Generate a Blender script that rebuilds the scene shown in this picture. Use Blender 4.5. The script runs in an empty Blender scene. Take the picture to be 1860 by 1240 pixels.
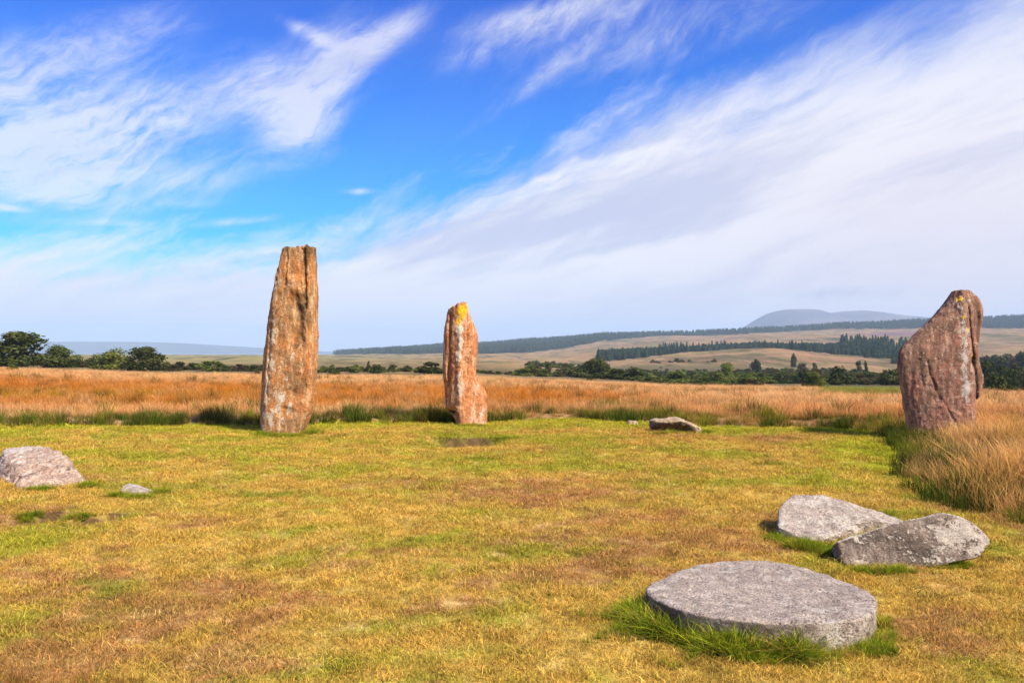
import bpy, bmesh, math, random
import numpy as np
from mathutils import Vector

random.seed(7)
RNG = np.random.default_rng(7)
SC = bpy.context.scene
COL = SC.collection

# ------------------------------------------------------------------ camera
F, CX, HY, EYE = 1447.0, 930.0, 640.0, 1.7          # focal length in photo pixels, horizon row, eye height
cam_d = bpy.data.cameras.new('camera')
cam = bpy.data.objects.new('camera', cam_d)
COL.objects.link(cam)
cam.location = (0, 0, EYE)
cam.rotation_euler = (math.radians(90), 0, 0)
cam_d.sensor_width = 36.0
cam_d.lens = 36.0 * F / 1860.0
cam_d.shift_y = (HY - 620.0) / 1860.0
cam_d.clip_start = 0.05
cam_d.clip_end = 40000
SC.camera = cam

# ------------------------------------------------------------------ exposure
SC.view_settings.view_transform = 'Standard'
SC.view_settings.look = 'None'
SC.view_settings.gamma = 1
SC.view_settings.exposure = 0.78
SC.view_settings.use_curve_mapping = False

# ------------------------------------------------------------------ node helper
class NT:
    def __init__(s, tree):
        s.t = tree
    def n(s, typ, props=None, **inp):
        nd = s.t.nodes.new(typ)
        for k, v in (props or {}).items():
            setattr(nd, k, v)
        for k, v in inp.items():
            key = int(k[1:]) if k[0] == 'i' and k[1:].isdigit() else k.replace('_', ' ')
            s.set(nd.inputs[key], v)
        return nd
    def set(s, sock, v):
        if hasattr(v, 'is_output'):
            s.t.links.new(v, sock)
        elif hasattr(v, 'outputs'):
            s.t.links.new(v.outputs[0], sock)
        else:
            sock.default_value = col4(v) if sock.type == 'RGBA' else v
    def m(s, op, a, b=0.0, c=0.0, clamp=False):
        nd = s.n('ShaderNodeMath', {'operation': op, 'use_clamp': clamp}, i0=a, i1=b, i2=c)
        return nd.outputs[0]
    def v(s, op, a, b=(0, 0, 0)):
        return s.n('ShaderNodeVectorMath', {'operation': op}, i0=a, i1=b).outputs[0]
    def mix(s, f, a, b, mode='MIX'):
        nd = s.t.nodes.new('ShaderNodeMix')
        nd.data_type = 'RGBA'; nd.blend_type = mode; nd.clamp_factor = True
        s.set(nd.inputs[0], f); s.set(nd.inputs[6], col4(a)); s.set(nd.inputs[7], col4(b))
        return nd.outputs[2]
    def noise(s, vec, scale, detail=4, rough=0.55, dist=0.0, typ='FBM'):
        nd = s.n('ShaderNodeTexNoise', {'noise_dimensions': '3D'}, Vector=vec, Scale=scale, Detail=detail, Roughness=rough, Distortion=dist)
        return nd.outputs[0]
    def ss(s, x, a, b):
        nd = s.n('ShaderNodeMapRange', {'interpolation_type': 'SMOOTHSTEP'})
        s.set(nd.inputs[0], x); s.set(nd.inputs[1], a); s.set(nd.inputs[2], b)
        return nd.outputs[0]
    def lin(s, x, a, b, c=0.0, d=1.0, clamp=True):
        nd = s.n('ShaderNodeMapRange', {'clamp': clamp})
        for i, q in enumerate((x, a, b, c, d)): s.set(nd.inputs[i], q)
        return nd.outputs[0]

def col4(c):
    if isinstance(c, (tuple, list)) and len(c) == 3:
        return (c[0], c[1], c[2], 1.0)
    return c

def azel(px, py):
    az = math.atan((px - CX) / F)
    return az, math.atan((HY - py) / F * math.cos(az))

# ------------------------------------------------------------------ sun + sky
SUN = Vector((0.62, -0.50, 0.74)).normalized()
sun_d = bpy.data.lights.new('sun', 'SUN')
sun_d.energy = 5.0
sun_d.angle = math.radians(4.5)
sun_d.color = (1.0, 0.91, 0.76)
sun = bpy.data.objects.new('sun', sun_d)
sun.rotation_euler = SUN.to_track_quat('Z', 'Y').to_euler()
sun.location = (20, -16, 30)
COL.objects.link(sun)

def build_world():
    w = bpy.data.worlds.new('World'); SC.world = w
    w.use_nodes = True
    t = w.node_tree; t.nodes.clear()
    N = NT(t)
    STR = 0.1
    sky = N.n('ShaderNodeTexSky', {'sky_type': 'NISHITA', 'sun_disc': False,
              'sun_elevation': math.asin(SUN.z), 'sun_rotation': math.atan2(SUN.x, SUN.y),
              'air_density': 1.0, 'dust_density': 0.4, 'ozone_density': 2.2, 'altitude': 50.0})
    d = N.n('ShaderNodeTexCoord').outputs['Generated']
    sep = N.n('ShaderNodeSeparateXYZ', None, Vector=d)
    x, y, z = sep.outputs[0], sep.outputs[1], sep.outputs[2]
    az = N.m('ARCTAN2', x, y)
    el = N.m('ARCSINE', z)
    # clear blue: the sky model, more saturated as in the strongly processed picture
    blue = N.n('ShaderNodeHueSaturation', None, Saturation=1.30, Value=1.0, Color=sky.outputs[0]).outputs[0]
    blue = N.mix(1.0, blue, (0.04, 0.94, 1.65), 'MULTIPLY')
    blue = N.mix(N.ss(el, 0.16, 0.50), blue, N.mix(1.0, blue, (0.0, 0.56, 0.96), 'MULTIPLY'))
    # fibrous noises, streaks leaning up to the right
    def fib(rot, sc, detail, rough, amt=0.0, off=0.0):
        v = d
        if amt:
            w = N.n('ShaderNodeTexNoise', None, Vector=d, Scale=2.6, Detail=5.0, Roughness=0.6).outputs[1]
            v = N.v('ADD', d, N.v('MULTIPLY', N.v('SUBTRACT', w, (0.5, 0.5, 0.5)), (amt,) * 3))
        mp = N.n('ShaderNodeMapping', {'vector_type': 'TEXTURE'}, Vector=v, Location=(off, off, off), Rotation=(0, math.radians(-rot), 0), Scale=tuple(1 / q for q in sc))
        return N.noise(mp.outputs[0], 1.0, detail, rough)
    n1 = fib(27, (4.0, 4.0, 15), 10, 0.62, 0.11)
    n2 = fib(19, (1.6, 1.6, 8), 7, 0.58, 0.10, 3.0)
    n3 = fib(36, (8, 8, 34), 9, 0.66, 0.13, 5.0)
    n4 = fib(14, (1.2, 1.2, 11), 7, 0.60, 0.06, 7.0)
    n5 = fib(31, (22, 22, 84), 8, 0.70, 0.16, 9.0)
    # edge of the big sheet: elevation as a function of azimuth
    fc = N.n('ShaderNodeFloatCurve')
    E = [(-3.14, 0.22), (-1.6, 0.17)]
    for px, py in [(0, 425), (300, 432), (560, 436), (640, 415), (720, 362), (850, 322), (1000, 255), (1150, 180), (1300, 118), (1500, 60), (1700, 0), (1860, -60)]:
        E.append(azel(px, py))
    E += [(1.2, 0.75), (2.2, 0.5), (3.14, 0.22)]
    cm = fc.mapping; c = cm.curves[0]
    P = [((a + 3.1416) / 6.2832, e) for a, e in E]
    c.points[0].location = P[0]; c.points[1].location = P[-1]
    for p in P[1:-1]: c.points.new(*p)
    cm.update()
    N.set(fc.inputs['Value'], N.lin(az, -3.1416, 3.1416))
    edge = fc.outputs[0]
    right = N.ss(az, -0.15, 0.30)
    soft = N.lin(az, -0.3, 0.5, 0.055, 0.13)
    dist = N.m('DIVIDE', N.m('SUBTRACT', edge, el), soft)
    calm = N.lin(az, -0.05, 0.40, 1.0, 0.45)
    sheet = N.m('ADD', dist, N.m('MULTIPLY', N.m('MULTIPLY', N.m('SUBTRACT', n1, 0.5), 2.4), calm))
    sheet = N.m('ADD', sheet, N.m('MULTIPLY', N.m('SUBTRACT', n2, 0.5), 1.6))
    sheet = N.m('ADD', sheet, N.m('MULTIPLY', N.m('MULTIPLY', N.m('SUBTRACT', n5, 0.5), 0.9), calm))
    sheet = N.ss(sheet, -0.38, 0.80)
    # broad veils and wisps (position, length, width, tilt, amount)
    B = [(-40, 235, 330, 130, 12, 0.80), (60, 130, 240, 70, 25, 0.35), (250, 235, 260, 55, 27, 0.75), (590, 150, 120, 55, 62, 0.72), (690, 75, 110, 26, 32, 0.72), (560, 60, 60, 14, -20, 0.45),
         (140, 300, 250, 45, -6, 0.62), (100, 350, 190, 34, -14, 0.55), (480, 165, 60, 60, 40, 0.50), (220, 60, 160, 40, 22, 0.36), (1010, 22, 170, 28, 10, 0.80), (560, 215, 50, 60, 80, 0.45),
         (1000, 130, 240, 16, 33, 0.42), (880, 90, 120, 24, 20, 0.30), (430, 402, 75, 9, 9, 0.70), (655, 348, 32, 7, 3, 0.75), (10, 377, 32, 6, -4, 0.8), (668, 424, 45, 7, 4, 0.6), (335, 370, 45, 9, 5, 0.3),
         (310, 452, 190, 15, -7, 0.6), (1240, 60, 330, 60, 8, 0.62), (980, 330, 240, 36, 24, 0.3), (430, 290, 180, 24, 27, 0.35), (520, 300, 110, 18, 20, 0.25), (200, 405, 90, 7, 2, 0.4)]
    tot = None
    for px, py, L, W, ang, amp in B:
        a0, e0 = azel(px, py)
        k = math.cos(a0)
        L = L / F * k; W = W / F * k
        ca, sa = math.cos(math.radians(ang)), math.sin(math.radians(ang))
        da = N.m('SUBTRACT', az, a0); de = N.m('SUBTRACT', el, e0)
        s_ = N.m('ADD', N.m('MULTIPLY', da, ca / L), N.m('MULTIPLY', de, sa / L))
        t_ = N.m('SUBTRACT', N.m('MULTIPLY', de, ca / W), N.m('MULTIPLY', da, sa / W))
        r2 = N.m('ADD', N.m('MULTIPLY', s_, s_), N.m('MULTIPLY', t_, t_))
        g = N.m('MULTIPLY', N.m('EXPONENT', N.m('MULTIPLY', r2, -1.0)), amp)
        tot = g if tot is None else N.m('ADD', tot, g)
    fibre = N.m('ADD', N.m('ADD', N.m('MULTIPLY', n3, 0.5), N.m('MULTIPLY', n1, 0.5)), N.m('MULTIPLY', n5, 0.5))
    wisp = N.m('MULTIPLY', tot, N.lin(fibre, 0.50, 0.98, 0.10, 1.75, False))
    thin = N.m('MULTIPLY', N.lin(fibre, 0.5, 0.85, 0.0, 0.55), N.ss(n2, 0.36, 0.6))
    wisp = N.m('ADD', N.ss(wisp, 0.10, 1.25), N.m('MULTIPLY', thin, 0.06))
    # clouds overhead and behind, out of the frame: the same thin broken veil
    back = N.m('MULTIPLY', N.ss(N.m('MULTIPLY', y, -1.0), -0.55, 0.1), N.ss(n2, 0.36, 0.66))
    cover = N.m('MAXIMUM', N.m('MAXIMUM', N.m('MULTIPLY', sheet, 0.95), N.m('MULTIPLY', wisp, 0.68)), N.m('MULTIPLY', back, 0.7))
    # cloud colour: lavender grey to white, a little pink low on the right
    br = N.m('ADD', N.m('ADD', N.m('MULTIPLY', n4, 0.62), N.m('MULTIPLY', n2, 0.28)), N.m('MULTIPLY', n1, 0.20))
    low = N.ss(el, 0.16, 0.02)
    ccol = N.mix(N.ss(br, 0.475, 0.60), (0.53, 0.555, 0.71), (0.85, 0.83, 0.86))
    ccol = N.mix(N.m('MULTIPLY', low, 0.75), ccol, (0.695, 0.665, 0.745))
    pink = N.m('MULTIPLY', N.ss(az, 0.05, 0.50), N.ss(el, 0.32, 0.12))
    ccol = N.mix(N.m('MULTIPLY', pink, 0.55), ccol, (0.70, 0.610, 0.665))
    high = N.m('MULTIPLY', N.ss(el, 0.22, 0.44), N.ss(az, -0.05, 0.45))
    ccol = N.mix(N.m('MULTIPLY', high, 0.55), ccol, (0.33, 0.41, 0.68))
    tl = N.m('MULTIPLY', N.ss(el, 0.24, 0.46), N.ss(az, -0.20, -0.60))
    ccol = N.mix(N.m('MULTIPLY', tl, 0.6), ccol, (0.28, 0.40, 0.72))
    # low stratus smudge above the mountain
    a0, e0 = azel(1540, 533)
    r2 = N.m('ADD', N.m('POWER', N.m('ABSOLUTE', N.m('DIVIDE', N.m('SUBTRACT', az, a0), 0.055)), 2.0),
             N.m('POWER', N.m('ABSOLUTE', N.m('DIVIDE', N.m('SUBTRACT', el, e0), 0.007)), 2.0))
    smud = N.m('MULTIPLY', N.m('EXPONENT', N.m('MULTIPLY', r2, -1.0)), N.lin(n3, 0.3, 0.6))
    ccol = N.mix(N.m('MULTIPLY', smud, 0.8), ccol, (0.34, 0.38, 0.55))
    ccol = N.mix(1.0, ccol, (0.90 / STR,) * 3, 'MULTIPLY')
    out = N.mix(cover, blue, ccol)
    bg = N.n('ShaderNodeBackground', None, Color=out, Strength=STR * 0.78)
    o = N.n('ShaderNodeOutputWorld', None, Surface=bg.outputs[0])
build_world()
SC.world.cycles.sampling_method = 'MANUAL'
SC.world.cycles.sample_map_resolution = 512

# ------------------------------------------------------------------ numpy noise
_PERM = np.random.default_rng(3).permutation(256).astype(np.int64)
_PERM = np.concatenate([_PERM, _PERM, _PERM])
_GR = np.random.default_rng(4).normal(size=(256, 3)); _GR /= np.linalg.norm(_GR, axis=1)[:, None]
def perlin(p):
    p = np.asarray(p, float)
    i = np.floor(p).astype(np.int64); f = p - i; i &= 255
    u = f * f * f * (f * (f * 6 - 15) + 10)
    r = 0
    for dx in (0, 1):
        wx = u[:, 0] if dx else 1 - u[:, 0]
        for dy in (0, 1):
            wy = u[:, 1] if dy else 1 - u[:, 1]
            for dz in (0, 1):
                wz = u[:, 2] if dz else 1 - u[:, 2]
                h = _PERM[_PERM[_PERM[(i[:, 0] + dx) & 255] + ((i[:, 1] + dy) & 255)] + ((i[:, 2] + dz) & 255)]
                g = _GR[h]
                r = r + wx * wy * wz * (g[:, 0] * (f[:, 0] - dx) + g[:, 1] * (f[:, 1] - dy) + g[:, 2] * (f[:, 2] - dz))
    return r * 1.5
def fbm(p, octv=4, gain=0.5, ridged=False):
    p = np.asarray(p, float); a, tot, s = 1.0, 0.0, 0.0
    for o in range(octv):
        n = perlin(p + 17.3 * o)
        if ridged: n = 1 - 2 * np.abs(n)
        tot = tot + a * n; s += a
        p = p * 2.03; a *= gain
    return tot / s
def fbm2(x, y, octv=4, gain=0.5, z=0.0, ridged=False):
    return fbm(np.stack([x, y, np.full_like(x, z)], 1), octv, gain, ridged)
def sst(x, a, b):
    t = np.clip((x - a) / (b - a), 0, 1)
    return t * t * (3 - 2 * t)
def gnd(px, py, z=0.0):
    Y = (EYE - z) * F / (py - HY)
    return (px - CX) / F * Y, Y

# ------------------------------------------------------------------ the lawn's edge (a curved bank of rough grass round the stones)
_edge_px = [(-500, 782), (-200, 780), (0, 777), (150, 775), (300, 770), (470, 776), (600, 768), (800, 767), (940, 765), (1060, 764), (1200, 768), (1300, 774), (1450, 776), (1560, 782), (1625, 797),
            (1640, 835), (1640, 868), (1700, 912), (1780, 938), (1860, 955), (2100, 985)]
EDGE = np.array([gnd(*p) for p in _edge_px] + [(7.5, 6.2), (11, 3.0), (13, -6), (-16, -6), (-20, 6)])
def edge_dist(x, y):
    """signed distance to the lawn's edge, positive outside the lawn"""
    x = np.asarray(x, float); y = np.asarray(y, float)
    best = np.full(x.shape, 1e9); ins = np.zeros(x.shape, bool)
    n = len(EDGE)
    for i in range(n):
        ax, ay = EDGE[i]; bx, by = EDGE[(i + 1) % n]
        dx, dy = bx - ax, by - ay
        t = np.clip(((x - ax) * dx + (y - ay) * dy) / (dx * dx + dy * dy), 0, 1)
        best = np.minimum(best, np.hypot(x - ax - t * dx, y - ay - t * dy))
        with np.errstate(divide='ignore', invalid='ignore'):
            c = ((ay > y) != (by > y)) & (x < (bx - ax) * (y - ay) / (by - ay + 1e-12) + ax)
        ins ^= c
    return np.where(ins, -best, best)

# ------------------------------------------------------------------ terrain heights
_TP = np.array([-900, -400, 0, 300, 600, 850, 1000, 1100, 1250, 1400, 1550, 1700, 1860, 2300, 2900], float)
_T = {  # distance: photo row on which the ground lies at these columns
    60:   [678, 676, 675, 684, 689, 691, 697, 701, 707, 709, 711, 713, 716, 716, 716],
    130:  [664, 664, 663, 674, 678, 679, 686, 690, 696, 698, 700, 700, 706, 706, 706],
    250:  [656, 656, 656, 661, 663, 665, 675, 683, 690, 689, 689, 692, 690, 690, 690],
    450:  [652, 652, 652, 654, 657, 658, 664, 671, 674, 671, 675, 680, 668, 666, 666],
    700:  [649, 649, 649, 650, 653, 654, 657, 655, 643, 634, 643, 660, 648, 640, 640],
    1000: [647, 647, 647, 648, 650, 651, 652, 648, 641, 639, 639, 638, 628, 620, 620],
    1600: [645, 645, 645, 646, 646, 644, 640, 631, 619, 613, 610, 606, 602, 597, 597],
    2000: [644.5, 644.5, 644.5, 645, 645, 640, 632, 619, 613, 608, 604, 600, 596, 590, 590],
    2500: [644, 644, 644, 644.5, 644, 630, 620, 612, 609, 602, 593, 586, 580, 572, 572],
    3200: [643.2, 643.2, 643.2, 643.6, 644, 640, 632, 627, 622, 616, 608, 600, 594, 588, 588]}
_TD = np.array([0.1, 24] + sorted(_T) + [4600, 20000], float)
_TZ = np.array([[0] * len(_TP), [0] * len(_TP)] + [[EYE - (v - HY) * d / F for v in _T[d]] for d in sorted(_T)] + [[-30] * len(_TP)] * 2)
_LTD = np.log(_TD)
def _interp_az(px):
    # smooth (cosine-free Catmull-Rom) weights between columns
    px = np.clip(px, _TP[0], _TP[-1] - 1e-6)
    k = np.clip(np.searchsorted(_TP, px, 'right') - 1, 0, len(_TP) - 2)
    t = (px - _TP[k]) / (_TP[k + 1] - _TP[k])
    return k, t
def base_h(x, y):
    d = np.maximum(np.hypot(x, y), 0.2)
    yy = np.where(y > 0.25 * d, y, 0.25 * d)
    px = CX + F * np.clip(x / yy, -1.3, 1.4)
    k, t = _interp_az(px)
    ts = t * t * (3 - 2 * t) * 0.5 + t * 0.5
    Dd = np.where(y > 0.25 * d, yy, d)
    ld = np.log(np.clip(Dd, 0.11, 19000))
    j = np.clip(np.searchsorted(_LTD, ld, 'right') - 1, 0, len(_LTD) - 2)
    u = (ld - _LTD[j]) / (_LTD[j + 1] - _LTD[j])
    us = u * u * (3 - 2 * u) * 0.6 + u * 0.4
    za = _TZ[j, k] * (1 - ts) + _TZ[j, k + 1] * ts
    zb = _TZ[j + 1, k] * (1 - ts) + _TZ[j + 1, k + 1] * ts
    return za * (1 - us) + zb * us
HOLLOWS = [(gnd(848, 797), 0.72, 1.7, 0.20), (gnd(75, 934), 0.30, 0.7, 0.11), (gnd(185, 940), 0.30, 0.7, 0.11), (gnd(1385, 788), 0.35, 0.9, 0.06), (gnd(490, 970), 0.25, 0.5, 0.06)]
def _wob(x, hx):
    return 0.06 * np.sin((x - hx) * 9.0) + 0.04 * np.sin((x - hx) * 23.0 + 1.0)
def hollow(x, y):
    r = 0.0
    for (hx, hy), a, ln, dep in HOLLOWS:
        t = y - hy - _wob(x, hx)
        prof = np.where(t < 0, np.clip(1 + t / ln, 0, 1), np.clip(1 - t / (0.016 * hy), 0, 1))
        r = r + dep * np.exp(-((x - hx) / a) ** 4) * prof * prof * (3 - 2 * prof)
    return r
def bare_soil(x, y):
    r = np.zeros_like(x)
    for (hx, hy), a, ln, dep in HOLLOWS[:3]:
        t = y - hy - _wob(x, hx)
        r = np.maximum(r, np.exp(-((x - hx) / (a * 0.92)) ** 4) * sst(t, -0.045 * hy, -0.02 * hy) * (1 - sst(t, 0.018 * hy, 0.026 * hy)))
    return r
def height(x, y):
    x = np.asarray(x, float).ravel(); y = np.asarray(y, float).ravel()
    h = base_h(x, y)
    d = np.hypot(x, y)
    near = 1 - sst(d, 25, 60)
    e = edge_dist(x, y) if x.size else x
    h = h + near * (fbm2(x * 0.35, y * 0.35, 3) * 0.10 * sst(d, 2, 9) + fbm2(x * 1.6, y * 1.6, 3, z=3) * 0.035)
    h = h + near * 0.10 * sst(e, 0.0, 1.2) + near * sst(e, 0, 1) * fbm2(x * 1.1, y * 1.1, 2, z=9) * 0.16
    h = h - hollow(x, y)
    far = sst(d, 60, 250)
    h = h + far * (fbm2(x * 0.012, y * 0.012, 4, z=5) * np.minimum(d * 0.007, 6.0)) * (1 - sst(d, 2200, 3500))
    return h

# ------------------------------------------------------------------ albedo of turf and moor (also used for the blades)
def lerp(a, b, t):
    return a * (1 - t[:, None]) + b * t[:, None]
C = lambda *v: np.array(v, float)[None, :]
def turf_col(x, y):
    x = np.asarray(x, float); y = np.asarray(y, float); d = np.hypot(x, y)
    n1 = fbm2(x * 0.55, y * 0.8, 4, 0.55, 1); n2 = fbm2(x * 1.7, y * 2.6, 4, 0.6, 2); n3 = fbm2(x * 6, y * 9, 3, 0.6, 4); n4 = fbm2(x * 0.25, y * 0.35, 3, 0.5, 6)
    c = np.repeat(C(0.490, 0.328, 0.070), len(x), 0)                                           # straw
    back = sst(d, 6.5, 15)
    g = sst(n1 * 1.0 + n2 * 0.8 + back * 0.14, -0.02, 0.26)
    c = lerp(c, C(0.300, 0.300, 0.028), g * 0.85)                                          # yellow green
    b = sst(n4 * 1.0 + n2 * 0.9 - back * 0.30 + 0.05, 0.02, 0.28)
    c = lerp(c, C(0.350, 0.175, 0.070), b * 0.85)                                          # rusty thatch
    e = edge_dist(x, y)
    c = lerp(c, C(0.350, 0.390, 0.012), (1 - sst(-e, 0.2, 2.0)) * (0.50 + 0.9 * n2).clip(0, 1) * sst(y, 9, 13))   # lush green along the far bank
    s = sst(n3 + n2 * 0.6, 0.12, 0.55)
    c = lerp(c, C(0.58, 0.43, 0.16), s * 0.60)                                            # pale dead stalks
    k = sst(-n3 - n2 * 0.5, 0.20, 0.6)
    c = lerp(c, C(0.120, 0.090, 0.022), k * 0.75)
    gp = sst(fbm2(x * 0.9, y * 1.3, 3, 0.5, 11), 0.27, 0.52)
    c = lerp(c, C(0.150, 0.200, 0.015), gp * 0.8)
    h = bare_soil(x, y)
    c = lerp(c, C(0.085, 0.046, 0.020), h * 0.92)
    return c * (1 + 0.45 * n3 + 0.30 * n2)[:, None]
def moor_col(x, y):
    x = np.asarray(x, float); y = np.asarray(y, float)
    n1 = fbm2(x * 0.07, y * 0.20, 4, 0.55, 21); n2 = fbm2(x * 0.45, y * 1.0, 4, 0.6, 22); n3 = fbm2(x * 3, y * 3, 2, 0.6, 23)
    c = np.repeat(C(0.62, 0.390, 0.190), len(x), 0)                                          # pale tan
    c = lerp(c, C(0.53, 0.245, 0.085), sst(n1 + 0.6 * n2, -0.2, 0.3) * 0.65)           # pinkish orange
    o = sst(y, 20, 23.5) * (1 - sst(y, 38, 50)) * (1 - sst(x, 0, 9)) + 0.40 * sst(x, 6, 9) * (1 - sst(y, 16, 22))
    c = lerp(c, C(0.46, 0.165, 0.020), np.clip(o * (0.80 + 1.8 * n2), 0, 1))                   # deep orange
    yl = sst(y, 25, 27) * (1 - sst(y, 29, 33)) * (1 - sst(x, -16, -4)) * sst(n2 + 0.2, 0, 0.3)
    c = lerp(c, C(0.36, 0.215, 0.02), yl * 0.8)
    g = sst(n2 - 0.2 * n1, 0.22, 0.5)
    c = lerp(c, C(0.17, 0.14, 0.03), g * 0.7)
    return c * np.clip(1 + 0.30 * n3 + 0.60 * n2, 0.35, 1.7)[:, None]
def far_col(x, y):
    d = np.hypot(x, y); px = CX + F * x / np.maximum(y, 1)
    n1 = fbm2(x * 0.004, y * 0.010, 5, 0.6, 31); n2 = fbm2(x * 0.02, y * 0.05, 4, 0.6, 32); n3 = fbm2(x * 0.1, y * 0.1, 3, 0.6, 33)
    c = np.repeat(C(0.300, 0.190, 0.085), len(x), 0)
    c = lerp(c, C(0.270, 0.130, 0.075), sst(n1, -0.1, 0.25) * sst(px, 900, 1300))
    c = lerp(c, C(0.140, 0.130, 0.040), sst(n2 + 0.5 * n1, -0.02, 0.30) * 0.85)
    c = lerp(c, C(0.070, 0.065, 0.028), sst(n2 * 0.9 + n3 * 0.6, 0.22, 0.45) * 0.75)
    c = lerp(c, C(0.23, 0.20, 0.065), (1 - sst(px, 500, 900)) * sst(d, 200, 500) * 0.85)           # the green plain
    lowl = sst(px, 960, 1120) * (1 - sst(d + 160 * n1 + 120 * n2, 420, 600))
    c = lerp(c, lerp(np.repeat(C(0.110, 0.085, 0.036), len(x), 0), C(0.060, 0.068, 0.024), sst(n2 + n3 * 0.5, -0.15, 0.2)), lowl * 0.9)
    rr = sst(px, 1740, 1790) * (1 - sst(d + 150 * n2, 640, 760))
    c = lerp(c, C(0.055, 0.060, 0.025), rr * 0.85)
    gl = np.exp(-((px - 1590) / 190) ** 2) * sst(d, 850, 950) * (1 - sst(d, 1150, 1300))
    c = lerp(c, C(0.075, 0.085, 0.030), gl * 0.8)
    for py_ in (1250, 1420):                                                              # dark lines of rushes along old drains
        c = lerp(c, C(0.08, 0.075, 0.03), np.exp(-((d - py_ - 60 * n1 - 0.1 * (px - 1400)) / 14) ** 2) * 0.7 * sst(px, 1000, 1150))
    # a strip of bracken past the field and a field below the plain
    br = sst(px, 1470, 1510) * (1 - sst(px, 1660, 1720)) * sst(d, 70, 84) * (1 - sst(d, 125, 150))
    c = lerp(c, C(0.13, 0.20, 0.012), br)
    # rough ground under the hedge and bush belt
    bt = sst(d, 100, 125) * (1 - sst(d, 230, 330)) * (0.55 + n3)
    c = lerp(c, C(0.085, 0.075, 0.028), np.clip(bt, 0, 0.85) * (1 - br))
    hx = np.exp(-((px - 1625) / 60) ** 2) * sst(d, 1500, 1700) * (1 - sst(d, 2000, 2200))
    c = lerp(c, C(0.17, 0.075, 0.12), hx * 0.8)                                               # heather
    c = lerp(c, C(0.035, 0.045, 0.030), wood_mask(x, y))
    return c * (1 + 0.35 * n3 + 0.2 * n2)[:, None]
def wood_mask(x, y):
    """where the dark forest on the skyline ridge grows (1 = forest)"""
    d = y; px = CX + F * x / np.maximum(y, 1)
    n = fbm2(x * 0.004, y * 0.004, 3, 0.5, 41)
    lo = np.interp(px, [560, 620, 700, 850, 950, 1050, 1130, 1200, 1300, 1500, 1650, 1860, 2200], [3000, 2350, 1950, 1620, 1660, 1850, 2150, 2330, 2280, 2230, 2120, 2040, 2020])
    return sst(d + n * 320, lo - 30, lo + 30) * sst(px, 600, 640) * (1 - sst(d, 2900, 3000))

# ------------------------------------------------------------------ mesh helpers
def mesh_obj(name, v, f, mat, parent=None, smooth=True, **attrs):
    me = bpy.data.meshes.new(name)
    v = np.asarray(v, np.float32); 
    if isinstance(f, np.ndarray):
        k = f.shape[1]
        me.vertices.add(len(v)); me.vertices.foreach_set('co', v.ravel())
        me.loops.add(f.size); me.loops.foreach_set('vertex_index', f.astype(np.int32).ravel())
        me.polygons.add(len(f)); me.polygons.foreach_set('loop_start', np.arange(0, f.size, k, dtype=np.int32))
        me.update(calc_edges=True)
    else:
        me.from_pydata([tuple(map(float, p)) for p in v], [], [tuple(map(int, q)) for q in f])
    if smooth: me.polygons.foreach_set('use_smooth', np.ones(len(me.polygons), bool))
    for k, a in attrs.items():
        a = np.asarray(a, np.float32)
        if a.ndim == 1:
            me.attributes.new(k, 'FLOAT', 'POINT').data.foreach_set('value', a)
        else:
            if a.shape[1] == 3: a = np.concatenate([a, np.ones((len(a), 1), np.float32)], 1)
            me.attributes.new(k, 'FLOAT_COLOR', 'POINT').data.foreach_set('color', a.ravel())
    if mat: me.materials.append(mat)
    me.validate()
    o = bpy.data.objects.new(name, me)
    COL.objects.link(o)
    if parent: o.parent = parent
    return o
def tag(o, label=None, cat=None, group=None, kind=None):
    if label: o['label'] = label
    if cat: o['category'] = cat
    if group: o['group'] = group
    if kind: o['kind'] = kind
    return o
def new_mat(name):
    m = bpy.data.materials.new(name); m.use_nodes = True
    t = m.node_tree; t.nodes.clear()
    return m, NT(t)
def finish(N, shader, disp=None):
    N.n('ShaderNodeOutputMaterial', None, Surface=shader)
def principled(N, col, rough=0.9, spec=0.2, normal=None):
    p = N.n('ShaderNodeBsdfPrincipled', None, Base_Color=col, Roughness=rough)
    p.inputs['Specular IOR Level'].default_value = spec
    if normal is not None: N.set(p.inputs['Normal'], normal)
    return p.outputs[0]
def attr(N, name, typ='GEOMETRY'):
    return N.n('ShaderNodeAttribute', {'attribute_name': name, 'attribute_type': typ})

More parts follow.
